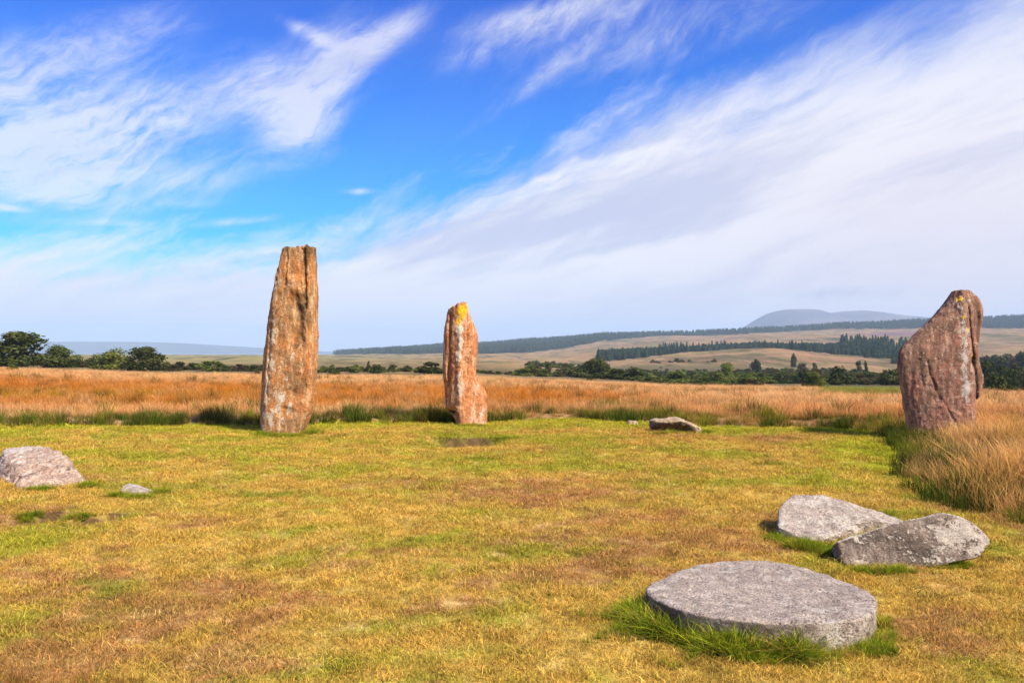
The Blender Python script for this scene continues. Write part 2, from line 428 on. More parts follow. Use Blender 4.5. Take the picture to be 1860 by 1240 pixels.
# ------------------------------------------------------------------ materials: ground, water, far hills
def mat_ground():
    m, N = new_mat('ground')
    c = attr(N, 'col').outputs[0]
    p = N.n('ShaderNodeNewGeometry').outputs['Position']
    n1 = N.noise(p, 14, 5, 0.65); n2 = N.noise(p, 60, 4, 0.7); n3 = N.noise(p, 0.6, 6, 0.65)
    f = N.m('MULTIPLY', N.lin(n1, 0.2, 0.8, 0.65, 1.35), N.lin(n2, 0.2, 0.8, 0.7, 1.3))
    f = N.m('MULTIPLY', f, N.lin(n3, 0.2, 0.8, 0.85, 1.15))
    cc = N.mix(1.0, c, N.n('ShaderNodeCombineXYZ', None, X=f, Y=f, Z=f).outputs[0], 'MULTIPLY')
    far = N.ss(N.n('ShaderNodeVectorMath', {'operation': 'LENGTH'}, i0=p).outputs[1], 90.0, 220.0)
    fn = N.noise(N.n('ShaderNodeMapping', None, Vector=p, Scale=(0.020, 0.008, 0.02)).outputs[0], 1.0, 8, 0.68)
    f2 = N.noise(N.n('ShaderNodeMapping', None, Vector=p, Scale=(0.05, 0.012, 0.05), Location=(4, 7, 1)).outputs[0], 1.0, 7, 0.68)
    cc = N.mix(N.m('MULTIPLY', far, N.ss(fn, 0.50, 0.62)), cc, (0.105, 0.085, 0.034))
    cc = N.mix(N.m('MULTIPLY', far, N.m('MULTIPLY', N.ss(f2, 0.54, 0.66), 0.85)), cc, (0.060, 0.062, 0.024))
    cc = N.mix(N.m('MULTIPLY', far, N.m('MULTIPLY', N.ss(f2, 0.45, 0.33), 0.5)), cc, (0.36, 0.235, 0.125))
    bm = N.n('ShaderNodeBump', None, Strength=0.8, Distance=0.03, Height=N.m('ADD', n1, N.m('MULTIPLY', n2, 0.5)))
    finish(N, principled(N, cc, 0.95, 0.1, bm.outputs[0]))
    return m
def mat_water():
    m, N = new_mat('sea_water')
    p = N.n('ShaderNodeNewGeometry').outputs['Position']
    bm = N.n('ShaderNodeBump', None, Strength=0.5, Distance=0.4, Height=N.noise(p, 0.15, 6, 0.6))
    finish(N, principled(N, (0.05, 0.09, 0.12), 0.18, 0.5, bm.outputs[0]))
    return m
def mat_hill(a, b):
    m, N = new_mat('far_hill')
    p = N.n('ShaderNodeNewGeometry').outputs['Position']
    n = N.noise(p, 0.004, 6, 0.6)
    finish(N, principled(N, N.mix(N.ss(n, 0.35, 0.65), a, b), 0.95, 0.1))
    return m

# ------------------------------------------------------------------ terrain
def build_terrain():
    a = np.concatenate([np.radians(np.linspace(-180, -44, 40)[:-1]), np.radians(np.linspace(-44, 44, 470)), np.radians(np.linspace(44, 180, 40)[1:-1])])
    r = np.concatenate([[0.3, 0.8, 1.4, 2.0], np.geomspace(2.5, 4.0, 18)[:-1], np.geomspace(4.0, 24.0, 150)[:-1], np.geomspace(24, 11000, 210)])
    A, R = np.meshgrid(a, r)
    x = (R * np.sin(A)).ravel(); y = (R * np.cos(A)).ravel()
    z = height(x, y)
    na, nr = len(a), len(r)
    idx = np.arange(na * nr).reshape(nr, na)
    q = np.stack([idx[:-1], np.roll(idx, -1, 1)[:-1], np.roll(idx, -1, 1)[1:], idx[1:]], -1).reshape(-1, 4)
    e = edge_dist(x, y); d = np.hypot(x, y)
    col = lerp(turf_col(x, y), moor_col(x, y) * 0.6, sst(e, -0.05, 0.35))
    col = lerp(col, far_col(x, y), sst(d + 6 * fbm2(x * 0.05, y * 0.05, 3, z=8), 62, 80))
    v = np.stack([x, y, z], 1)
    # close the centre
    v = np.concatenate([v, [[0, 0, z[:na].mean()]]]); col = np.concatenate([col, col[:1]])
    g = mesh_obj('ground', v, q[:, ::-1], mat_ground(), None, True, col=np.clip(col, 0.005, 0.8))
    bm = bmesh.new(); bm.from_mesh(g.data); bm.verts.ensure_lookup_table()
    cv = bm.verts[len(v) - 1]
    for i in range(na):
        bm.faces.new((bm.verts[i], bm.verts[(i + 1) % na], cv)).smooth = True
    bmesh.ops.recalc_face_normals(bm, faces=bm.faces[:])
    if sum(f.normal.z for f in list(bm.faces)[:200]) < 0:
        bmesh.ops.reverse_faces(bm, faces=bm.faces[:])
    bm.to_mesh(g.data); bm.free()
    tag(g, kind='structure')
    # the sea, a ring beyond the coast
    aa = np.linspace(-math.pi, math.pi, 181)[:-1]; rr = np.array([3000, 4500, 6500, 9000, 11400.0])
    A, R = np.meshgrid(aa, rr); n = len(aa)
    idx = np.arange(n * len(rr)).reshape(len(rr), n)
    q = np.stack([idx[:-1], idx[1:], np.roll(idx, -1, 1)[1:], np.roll(idx, -1, 1)[:-1]], -1).reshape(-1, 4)
    # keep it below the land: start only where the land has dropped under the water
    vv = np.stack([(R * np.sin(A)).ravel(), (R * np.cos(A)).ravel(), np.full(R.size, -7.0)], 1)
    s = mesh_obj('sea', vv, q[:, ::-1], mat_water(), None, False)
    tag(s, kind='structure')
build_terrain()

def far_ridge(name, D, pts, depth, mat, seed, fall=0.0):
    """a far hill as solid relief: crest line given by (column, row) at distance D"""
    px = np.array([p[0] for p in pts], float); py = np.array([p[1] for p in pts], float)
    u = np.linspace(px[0], px[-1], 220)
    from_y = np.interp(u, px, py)
    k = np.hanning(5); k /= k.sum()
    cr = np.convolve(np.pad(from_y, 2, 'edge'), k, 'valid')
    zc = EYE + (HY - cr) * D / F
    rows = np.linspace(-1, 1, 41)
    U, T = np.meshgrid(u, rows)
    x = (U - CX) / F * D; y = D + T * depth
    prof = np.cos(np.clip(T, -1, 1) * math.pi / 2) ** 1.2
    Z = -12 + (zc[None, :] + 12) * prof
    nz = fbm2(x.ravel() * 0.0022, y.ravel() * 0.0022, 5, 0.55, seed).reshape(x.shape)
    Z = Z * (1 + 0.25 * nz * np.abs(T)) 
    Z[0] = Z[-1] = -14
    Z[:, 0] = Z[:, -1] = -14
    n = len(u); idx = np.arange(Z.size).reshape(Z.shape)
    q = np.stack([idx[:-1, :-1], idx[:-1, 1:], idx[1:, 1:], idx[1:, :-1]], -1).reshape(-1, 4)
    o = mesh_obj(name, np.stack([x.ravel(), y.ravel(), Z.ravel()], 1), q, mat, None, True)
    tag(o, kind='structure')
far_ridge('far_mountain', 6000, [(1200, 640), (1290, 612), (1340, 600), (1364, 590), (1385, 576), (1403, 567), (1420, 563), (1450, 561.5), (1474, 562), (1490, 567), (1498, 570), (1512, 567.5), (1535, 565), (1562, 564),
          (1590, 567), (1625, 573), (1680, 577), (1760, 582), (1900, 586), (2050, 620)], 1100, mat_hill((0.095, 0.085, 0.095), (0.150, 0.120, 0.120)), 51)
far_ridge('far_coast_hills', 7800, [(-300, 640), (-100, 630), (40, 622), (160, 620), (270, 621), (330, 623), (400, 627), (480, 632), (560, 637), (640, 640)], 1000, mat_hill((0.09, 0.09, 0.09), (0.13, 0.12, 0.11)), 52)

# ------------------------------------------------------------------ haze over land and sea, sky outside it
def build_haze():
    bm = bmesh.new(); bmesh.ops.create_cube(bm, size=1.0)
    me = bpy.data.meshes.new('haze'); bm.to_mesh(me); bm.free()
    o = bpy.data.objects.new('haze', me); COL.objects.link(o)
    zlo, zhi = -48.0, 350.0
    o.scale = (24000, 24000, zhi - zlo); o.location = (0, 0, (zlo + zhi) / 2)
    m, N = new_mat('haze_air')
    pv = N.n('ShaderNodeVolumePrincipled', None, Color=(0.56, 0.76, 0.98, 1.0), Density=HAZE, Anisotropy=0.0)
    N.n('ShaderNodeOutputMaterial', None, Volume=pv.outputs[0])
    me.materials.append(m)
    tag(o, kind='stuff')
HAZE = 1.35e-4
build_haze()

# ------------------------------------------------------------------ stone material (mask: R pale lichen and painted light, G gold lichen, B dark stain and painted shade)
def mat_stone(name, c1, c2, c3, lichen, dark, speck=0.5, grain=1.0):
    m, N = new_mat(name)
    p = N.n('ShaderNodeTexCoord').outputs['Object']
    at = attr(N, 'mask'); sp = N.n('ShaderNodeSeparateColor', None, Color=at.outputs[0])
    R_, G_, B_ = sp.outputs[0], sp.outputs[1], sp.outputs[2]
    big = N.noise(p, 2.2 * grain, 6, 0.62); mid = N.noise(p, 8 * grain, 6, 0.65, 0.4); fine = N.noise(p, 45 * grain, 4, 0.7); grit = N.noise(p, 140 * grain, 3, 0.7)
    st = N.noise(N.n('ShaderNodeMapping', None, Vector=p, Scale=(11, 11, 2.2)).outputs[0], 1.0, 6, 0.65)
    col = N.mix(N.ss(big, 0.36, 0.64), c1, c2)
    col = N.mix(N.ss(st, 0.45, 0.68), col, c3)
    brk = N.m('ADD', N.m('MULTIPLY', N.m('SUBTRACT', mid, 0.5), 1.5), N.m('MULTIPLY', N.m('SUBTRACT', fine, 0.5), 1.2))
    dk = N.ss(N.m('ADD', B_, brk), 0.30, 0.72)
    col = N.mix(N.m('MULTIPLY', dk, 0.85), col, dark)
    # scattered pale spots and dark pits
    vo = N.n('ShaderNodeTexVoronoi', {'feature': 'F1'}, Vector=N.v('ADD', p, N.v('MULTIPLY', N.n('ShaderNodeTexNoise', None, Vector=p, Scale=22.0, Detail=4.0).outputs[1], (0.07, 0.07, 0.07))), Scale=24.0 * grain)
    vc = N.n('ShaderNodeSeparateColor', None, Color=vo.outputs[1])
    spot = N.ss(N.m('SUBTRACT', N.m('MULTIPLY', N.ss(vc.outputs[0], 0.62, 1.0), 0.46), vo.outputs[0]), 0.0, 0.16)
    col = N.mix(N.m('MULTIPLY', spot, speck), col, lichen)
    pit = N.ss(N.m('ADD', fine, N.m('MULTIPLY', grit, 0.35)), 0.58, 0.50)
    pit = N.m('SUBTRACT', 1.0, N.ss(N.m('ADD', fine, N.m('MULTIPLY', grit, 0.35)), 0.50, 0.60))
    col = N.mix(N.m('MULTIPLY', pit, 0.55), col, dark)
    li = N.ss(N.m('ADD', R_, brk), 0.40, 0.66)
    col = N.mix(N.m('MULTIPLY', li, 0.92), col, N.mix(N.ss(fine, 0.4, 0.65), lichen, tuple(v * 0.62 for v in lichen)))
    go = N.ss(N.m('ADD', G_, brk), 0.42, 0.62)
    col = N.mix(go, col, N.mix(N.ss(fine, 0.40, 0.62), (0.62, 0.28, 0.012), (0.60, 0.40, 0.02)))
    k = N.m('MULTIPLY', N.lin(fine, 0.28, 0.72, 0.50, 1.50), N.lin(grit, 0.28, 0.72, 0.68, 1.32))
    k = N.m('MULTIPLY', k, N.lin(mid, 0.3, 0.7, 0.72, 1.28))
    col = N.mix(1.0, col, N.n('ShaderNodeCombineXYZ', None, X=k, Y=k, Z=k).outputs[0], 'MULTIPLY')
    h = N.m('ADD', N.m('ADD', N.m('MULTIPLY', mid, 1.0), N.m('MULTIPLY', fine, 0.55)), N.m('MULTIPLY', grit, 0.22))
    h = N.m('SUBTRACT', h, N.m('MULTIPLY', pit, 0.25))
    bm = N.n('ShaderNodeBump', None, Strength=1.0, Distance=0.030, Height=h)
    finish(N, principled(N, col, 0.92, 0.25, bm.outputs[0]))
    return m
M_TALL = mat_stone('orange_sandstone', (0.44, 0.168, 0.048), (0.27, 0.145, 0.060), (0.57, 0.34, 0.17), (0.62, 0.50, 0.37), (0.070, 0.045, 0.022), 0.35)
M_MID = mat_stone('red_sandstone', (0.54, 0.205, 0.070), (0.36, 0.125, 0.045), (0.60, 0.37, 0.22), (0.66, 0.53, 0.40), (0.09, 0.05, 0.03), 0.5)
M_RIGHT = mat_stone('brown_red_sandstone', (0.300, 0.132, 0.084), (0.180, 0.102, 0.064), (0.42, 0.245, 0.160), (0.52, 0.44, 0.38), (0.055, 0.036, 0.026), 0.7)
M_GREY = mat_stone('grey_granite', (0.435, 0.345, 0.275), (0.330, 0.260, 0.210), (0.50, 0.405, 0.325), (0.62, 0.535, 0.44), (0.10, 0.078, 0.062), 0.6, 1.6)
M_SLAB = mat_stone('dark_grey_granite', (0.270, 0.200, 0.152), (0.180, 0.132, 0.100), (0.40, 0.315, 0.245), (0.62, 0.53, 0.43), (0.07, 0.055, 0.045), 0.5, 1.3)
M_PINK = mat_stone('pink_granite', (0.47, 0.330, 0.245), (0.38, 0.245, 0.175), (0.58, 0.45, 0.35), (0.66, 0.57, 0.49), (0.13, 0.08, 0.05), 0.5, 1.3)
M_OCHRE = mat_stone('ochre_sandstone', (0.42, 0.29, 0.165), (0.31, 0.20, 0.115), (0.52, 0.39, 0.25), (0.54, 0.44, 0.31), (0.07, 0.045, 0.03), 0.3)

def vnormals(v, f):
    n = np.zeros_like(v)
    fn = np.cross(v[f[:, 2]] - v[f[:, 0]], v[f[:, -1]] - v[f[:, 1]] if f.shape[1] == 4 else v[f[:, 1]] - v[f[:, 0]])
    if f.shape[1] == 3: fn = np.cross(v[f[:, 1]] - v[f[:, 0]], v[f[:, 2]] - v[f[:, 0]])
    for k in range(f.shape[1]): np.add.at(n, f[:, k], fn)
    return n / np.maximum(np.linalg.norm(n, axis=1), 1e-9)[:, None]

# ------------------------------------------------------------------ standing stones from measured edges
def standing(name, L, Rr, Y, section, hdepth, mat, label, dents, masks, top=None, N=168, dz=0.020, lean=0.0, seed=0, amp=1.0, ridge=None, fold=1.0, chip=0.0):
    """L, Rr: edge points (column, row); section: plan outline (u across, v depth); dents(u, z, v) pushes the front in; masks(u, z, v) -> R, G, B"""
    toz = lambda py: EYE - (py - HY) * Y / F
    tox = lambda px: (px - CX) / F * Y
    zl = np.array([toz(p[1]) for p in L]); xl = np.array([tox(p[0]) for p in L])
    zr = np.array([toz(p[1]) for p in Rr]); xr = np.array([tox(p[0]) for p in Rr])
    ol, orr = np.argsort(zl), np.argsort(zr)
    ztop = max(zl.max(), zr.max()); zbase = min(zl.min(), zr.min())
    zs = np.linspace(zbase - 0.35, ztop, int((ztop - zbase + 0.35) / dz))
    sm = lambda a: np.convolve(np.pad(a, 2, 'edge'), [0.1, 0.2, 0.4, 0.2, 0.1], 'valid')
    XL = sm(np.interp(zs, zl[ol], xl[ol])); XR = sm(np.interp(zs, zr[orr], xr[orr]))
    # plan outline, corners slightly rounded, resampled evenly
    P = np.array(section, float)
    for _ in range(2):
        Q = np.roll(P, -1, 0); P = np.stack([P * 0.8 + Q * 0.2, P * 0.2 + Q * 0.8], 1).reshape(-1, 2)
    Pc = np.vstack([P, P[:1]]); s = np.r_[0, np.cumsum(np.linalg.norm(np.diff(Pc, axis=0) * [1, 0.7], axis=1))]
    t = np.linspace(0, s[-1], N + 1)[:-1]
    U = np.interp(t, s, Pc[:, 0]); V = np.interp(t, s, Pc[:, 1])
    U = U / np.abs(U).max()
    x0 = (XL[0] + XR[0]) / 2
    nz = len(zs)
    mid = (XL + XR) / 2; hw = (XR - XL) / 2
    hd = hdepth(np.clip((zs - zbase) / (ztop - zbase), 0, 1))
    UU = np.repeat(U[None, :], nz, 0)
    if ridge is not None:
        u0, line = ridge
        ur = (np.interp(zs, [toz(q[1]) for q in line][::-1], [tox(q[0]) for q in line][::-1]) - mid) / hw
        ur = np.clip(ur, -0.85, 0.85)[:, None]
        UU = np.where(UU < u0, -1 + (UU + 1) * (ur + 1) / (u0 + 1), 1 - (1 - UU) * (1 - ur) / (1 - u0))
    X = mid[:, None] + hw[:, None] * UU
    Yy = Y + hd[:, None] * V[None, :] + lean * (zs - zbase)[:, None]
    Z = np.repeat(zs[:, None], N, 1)
    uu = UU; vv = np.repeat(V[None, :], nz, 0)
    hh = (Z - zbase) / (ztop - zbase)
    front = sst(-vv, 0.0, 0.5)
    PX = CX + X * F / Y; PY = HY + (EYE - Z) * F / Y
    pw = np.stack([X, Yy * 0 + seed, Z], -1).reshape(-1, 3)
    PX = PX + (fbm(pw * 5, 3) * 4.0).reshape(PX.shape) + (fbm(pw * 16 + 5, 2) * 1.8).reshape(PX.shape); PY = PY + (fbm(pw * 5 + 9, 3) * 6.0).reshape(PX.shape)
    Yy = Yy + dents(PX, PY, hh) * front
    if top is not None:
        w = sst(hh, 0.93, 1.0); Z = Z + w * top(uu, vv)
    # closed top: shrink rings to the middle
    rings = [np.stack([X, Yy, Z], -1)]
    lastr = rings[0][-1]; c = lastr.mean(0)
    caps = []
    for k in (0.97, 0.90, 0.78, 0.62, 0.42, 0.2, 0.02):
        rr = c + (lastr - c) * k; rr[:, 2] = lastr[:, 2] * k + c[2] * (1 - k) + 0.022 * (1 - k ** 2) + (0.012 if k < 0.98 else 0)
        caps.append(rr)
    V3 = np.concatenate([rings[0], np.stack(caps)], 0)
    nr = len(V3)
    idx = np.arange(nr * N).reshape(nr, N)
    q = np.stack([idx[:-1], np.roll(idx, -1, 1)[:-1], np.roll(idx, -1, 1)[1:], idx[1:]], -1).reshape(-1, 4)
    v = V3.reshape(-1, 3)
    n = vnormals(v, q)
    cen = v.mean(0)
    if ((v - cen) * n).sum(1).mean() < 0: q = q[:, ::-1]; n = -n
    p = v + seed * 11.7
    dsp = fbm(p * [2.2, 2.2, 1.4], 4) * 0.040 + fbm(p * [9, 9, 2.6], 4, 0.55) * 0.030 * fold + (fbm(p * [6, 6, 5], 3, 0.5, True) - 0.3) * chip + (fbm(p * [15, 15, 9], 4, 0.6, True) - 0.2) * 0.013 + fbm(p * 34, 2) * 0.008
    v = v + n * (dsp * amp)[:, None]
    H2 = np.concatenate([hh, np.ones((len(caps), N))]).ravel(); V2 = np.concatenate([vv, np.repeat(V[None], len(caps), 0)]).ravel()
    mk = np.stack(masks(CX + v[:, 0] * F / Y + fbm(p * 5, 3) * 6, HY + (EYE - v[:, 2]) * F / Y, H2, V2, p), 1)
    org = np.array([x0, Y, height([x0], [Y])[0]])
    o = mesh_obj(name, v - org, q, mat, None, True, mask=np.clip(mk, 0, 1))
    o.location = org
    tag(o, label, 'standing stone')
    return o
G = lambda u, c, w: np.exp(-((u - c) / w) ** 2)

def seg(px, py, pts, w):
    """soft mask along a crooked line of (column, row) points, w photo pixels wide"""
    best = np.full(np.shape(px), 1e9)
    for (ax, ay), (bx, by) in zip(pts[:-1], pts[1:]):
        dx, dy = bx - ax, by - ay
        t = np.clip(((px - ax) * dx + (py - ay) * dy) / (dx * dx + dy * dy), 0, 1)
        best = np.minimum(best, np.hypot(px - ax - t * dx, py - ay - t * dy))
    return np.exp(-(best / w) ** 2)
def blob(px, py, x, y, a, b):
    return np.exp(-((px - x) / a) ** 2 - ((py - y) / b) ** 2)

# tall stone
def d_tall(x, y, h):
    d = 0.050 * seg(x, y, [(527, 440), (527, 490), (524, 520)], 1.6) + 0.070 * seg(x, y, [(558.5, 440), (559, 500), (561, 560)], 2.2) + 0.04 * seg(x, y, [(511, 455), (508, 510)], 1.6)
    d += 0.050 * sst(y, 508, 500) * sst(x, 528, 531) * sst(x, 558, 555)                     # recess above the bulge
    d += -0.050 * blob(x, y, 540, 520, 16, 14)
    d += 0.075 * seg(x, y, [(541, 548), (549, 590), (544, 625)], 13) + 0.03 * seg(x, y, [(550, 560), (552, 620)], 5)
    d += 0.110 * blob(x, y, 540, 712, 15, 14) + 0.05 * blob(x, y, 558, 700, 8, 20) + 0.06 * blob(x, y, 530, 745, 12, 6)
    d += 0.035 * seg(x, y, [(500, 560), (496, 640), (492, 720)], 2.5)
    d += 0.10 * sst(x, 552, 570) * sst(y, 740, 775) + 0.06 * blob(x, y, 566, 730, 3, 4) + 0.05 * blob(x, y, 487, 743, 2.5, 4)
    return d
def k_tall(x, y, h, v, p):
    nb = fbm(p * [3, 3, 1.2], 3); nc = fbm(p * [7, 7, 3], 3)
    fr = v < 0.15
    R_ = fr * (0.70 * seg(x, y, [(508, 500), (503, 560), (498, 620), (493, 700), (490, 790)], 8.5) * (0.72 + 1.0 * nb + 0.6 * nc) + 0.25 * seg(x, y, [(512, 456), (509, 500)], 4))
    R_ += fr * (0.62 * seg(x, y, [(520, 640), (518, 700), (512, 770)], 16) + 0.62 * blob(x, y, 535, 745, 26, 24) + 0.50 * blob(x, y, 540, 655, 8, 30)) * (0.55 + 1.6 * nc) + 0.25 * (x < 487) * fr
    B_ = 0.72 * seg(x, y, [(546, 540), (552, 590), (545, 630)], 9) + 0.62 * blob(x, y, 541, 712, 16, 13) + 0.42 * sst(y, 485, 465) * (0.6 + nb) + 0.30 * (x > 562) * (0.6 + nb) + 0.22 * nb + 0.15 * nc  # shade of recess, cavity and grooves painted dark, over random stain
    B_ += 0.55 * seg(x, y, [(527, 440), (527, 500)], 3) + 0.65 * seg(x, y, [(558.5, 440), (561, 560)], 4) + 0.5 * blob(x, y, 487, 743, 3, 5) + 0.35 * blob(x, y, 528, 530, 7, 5) + 0.4 * sst(y, 772, 784)
    return R_, 0 * x, B_ - 0.05
def top_tall(u, v):
    return 0.030 * np.sin(u * 9 + 1) * (v < 0.4) + 0.02 * np.sign(np.sin(u * 13)) + 0.04 * (u > 0.7) - 0.02
standing('standing_stone',
    [(514, 456), (507, 484), (497, 517), (489, 549), (484, 597), (478, 646), (473, 694), (471, 743), (470, 768), (473, 784)],
    [(572, 453), (573, 484), (575, 517), (575.5, 565), (575.5, 613), (573.5, 662), (571.5, 700), (569, 730), (566, 746), (557, 770), (552, 784)],
    17.1, [(-1, 0.35), (-0.93, -0.05), (-0.55, -0.9), (0.1, -1.0), (0.86, -0.85), (1, -0.4), (1, 0.6), (0.4, 1), (-0.7, 0.95)], lambda h: 0.36 - 0.12 * h, M_TALL,
    'tallest standing stone, orange brown with a pale streak down its left edge, flat broken top', d_tall, k_tall, top_tall, N=190, seed=1, fold=0.8, chip=0.012,
    ridge=(-0.55, [(513, 450), (507, 500), (501, 560), (495, 620), (490, 700), (486, 790)]))

# middle stone
def d_mid(x, y, h):
    d = 0.060 * seg(x, y, [(819, 568), (818, 620), (816, 700)], 3.0) + 0.030 * seg(x, y, [(848, 600), (846, 690)], 2.5)
    d += -0.045 * seg(x, y, [(838, 600), (836, 640), (837, 725)], 5)
    d += 0.25 * sst(x, 832, 826) * seg(x, y, [(810, 747), (830, 748)], 4)
    d += 0.05 * sst(x, 846, 866) * sst(y, 690, 675) + 0.03 * blob(x, y, 852, 690, 6, 8)
    return d
def k_mid(x, y, h, v, p):
    nb = fbm(p * [3.5, 3.5, 1.5], 3); nc = fbm(p * [9, 9, 5], 3)
    fr = v < 0.25
    R_ = fr * (0.72 * seg(x, y, [(836, 590), (835, 640), (836, 690), (838, 722)], 4.6) * sst(y, 735, 715) * (0.8 + nb + 0.8 * nc) + 0.75 * blob(x, y, 838, 585, 13, 26) * (0.7 + nb) + 0.62 * blob(x, y, 836, 628, 8, 20))
    R_ += 0.42 * sst(y, 700, 735) * (0.6 + 1.3 * nc) * fr + 0.38 * sst(x, 811, 807) + 0.28 * seg(x, y, [(822, 560), (820, 600)], 6) * fr + 0.16 * nc
    G_ = fr * (1.0 * blob(x, y, 840, 566, 10, 13) + 0.75 * blob(x, y, 834, 586, 6, 9) + 0.6 * blob(x, y, 846, 556, 8, 8))
    B_ = 0.62 * seg(x, y, [(820, 565), (818, 640), (815, 715)], 5) * (0.8 + nb) + 0.9 * seg(x, y, [(812, 747), (830, 748)], 3.5) * fr + 0.3 * blob(x, y, 848, 650, 5, 20) + 0.25 * nb + 0.2 * nc + 0.25 * blob(x, y, 815, 575, 5, 15)  # shade in the left groove and base notch painted in, plus random stain
    return R_, G_, B_ - 0.03
def top_mid(u, v):
    return 0.10 * np.clip(u, -1, 1) + 0.015 * np.sin(u * 11)
standing('standing_stone',
    [(813, 559), (811, 572), (807.6, 595), (806, 623), (804, 664), (807, 700), (809.5, 736), (812, 744), (822, 750), (824, 756), (829, 763), (830, 772)],
    [(846, 556), (851, 566), (861, 590), (867.5, 610), (868, 636), (865, 664), (865.5, 684), (869, 691), (877, 698), (883, 716), (884.5, 739), (885, 764), (885, 772)],
    18.9, [(-1, 0.3), (-0.85, -0.35), (-0.45, -0.75), (-0.1, -1.0), (0.15, -1.0), (0.8, -0.6), (1, 0.1), (0.6, 0.9), (-0.6, 0.9)], lambda h: 0.34 - 0.14 * h, M_MID,
    'shortest standing stone, red with a central white streak and bright yellow lichen at its tip', d_mid, k_mid, top_mid, N=170, seed=2, amp=0.8, fold=0.6, chip=0.014,
    ridge=(0.0, [(834, 550), (836, 600), (836, 690), (840, 770)]))

# right stone
def d_right(x, y, h):
    d = 0.055 * seg(x, y, [(1750, 560), (1753, 590), (1759, 640), (1762, 690), (1765, 722)], 1.7)                      # cleft right of the pale strip
    d += 0.028 * seg(x, y, [(1676, 655), (1685, 695), (1700, 728), (1712, 750), (1730, 785)], 1.5)                  # long slanting crack
    d += 0.012 * seg(x, y, [(1664, 610), (1662, 650), (1668, 700)], 1.6) + 0.008 * seg(x, y, [(1695, 600), (1692, 680), (1698, 720)], 3) + 0.012 * seg(x, y, [(1650, 640), (1652, 730), (1660, 780)], 1.6)
    d += 0.09 * sst(x, 1764, 1770) * sst(y, 718, 726) + 0.06 * blob(x, y, 1759, 653, 5, 8) + 0.05 * seg(x, y, [(1772, 570), (1768, 620)], 4)
    return d
def k_right(x, y, h, v, p):
    nb = fbm(p * [4, 4, 1.6], 3); nc = fbm(p * [10, 10, 6], 3)
    fr = v < 0.1
    R_ = fr * (0.66 * seg(x, y, [(1735, 540), (1735, 600), (1736, 680), (1738, 725)], 10) * (0.66 + 1.1 * nb + 0.9 * nc) + 0.32 * seg(x, y, [(1737, 670), (1738, 725)], 4) + 0.42 * seg(x, y, [(1748, 600), (1752, 700)], 7) * (0.6 + nc) + 0.35 * blob(x, y, 1752, 550, 14, 18) * (0.7 + nc)) + 0.08 * nc
    G_ = fr * (0.55 * blob(x, y, 1735, 545, 4, 9) + 0.62 * blob(x, y, 1738, 577, 5, 5) + 0.60 * blob(x, y, 1742, 597, 3, 8) + 0.70 * blob(x, y, 1755, 645, 5, 4))
    B_ = 0.40 * sst(x, 1728, 1716) * (0.55 + nb) * sst(y, 730, 690) + 0.8 * seg(x, y, [(1750, 560), (1759, 640), (1765, 722)], 3) + 0.30 * seg(x, y, [(1676, 655), (1700, 728), (1730, 785)], 2.6)  # shade of the left face, cleft and crack painted dark
    B_ += 0.30 * nb + 0.25 * nc - 0.12 * sst(y, 715, 745) + 0.35 * seg(x, y, [(1772, 570), (1768, 640), (1770, 700)], 7) + 0.7 * blob(x, y, 1759, 653, 4, 6) + 0.5 * seg(x, y, [(1764, 722), (1776, 724)], 3)
    return R_, G_, B_
standing('standing_stone',
    [(1731, 530.5), (1726, 537), (1713, 556), (1696, 577), (1668, 601), (1650, 619), (1634, 637), (1631, 655), (1633, 686), (1639, 706), (1642, 732), (1648, 758), (1652, 781), (1655, 800)],
    [(1764, 531.5), (1771, 537), (1779, 547), (1785, 558), (1784, 575), (1779, 601), (1775, 629), (1777, 660), (1783, 681), (1782.5, 701), (1777, 722), (1769.5, 729), (1770, 758), (1768, 779), (1768, 800)],
    15.6, [(-1, 0.15), (-0.8, -0.35), (0.28, -1.0), (0.52, -0.95), (0.66, -0.62), (0.9, -0.45), (1, 0.05), (0.8, 0.8), (-0.8, 0.7)], lambda h: 0.36 - 0.20 * h ** 2, M_RIGHT,
    'broad standing stone with a slanting shoulder, dark reddish brown, in tawny grass', d_right, k_right, None, N=210, seed=3, amp=0.8, fold=0.35, chip=0.020,
    ridge=(0.4, [(1741, 525), (1737, 560), (1737, 620), (1740, 700), (1742, 800)]))

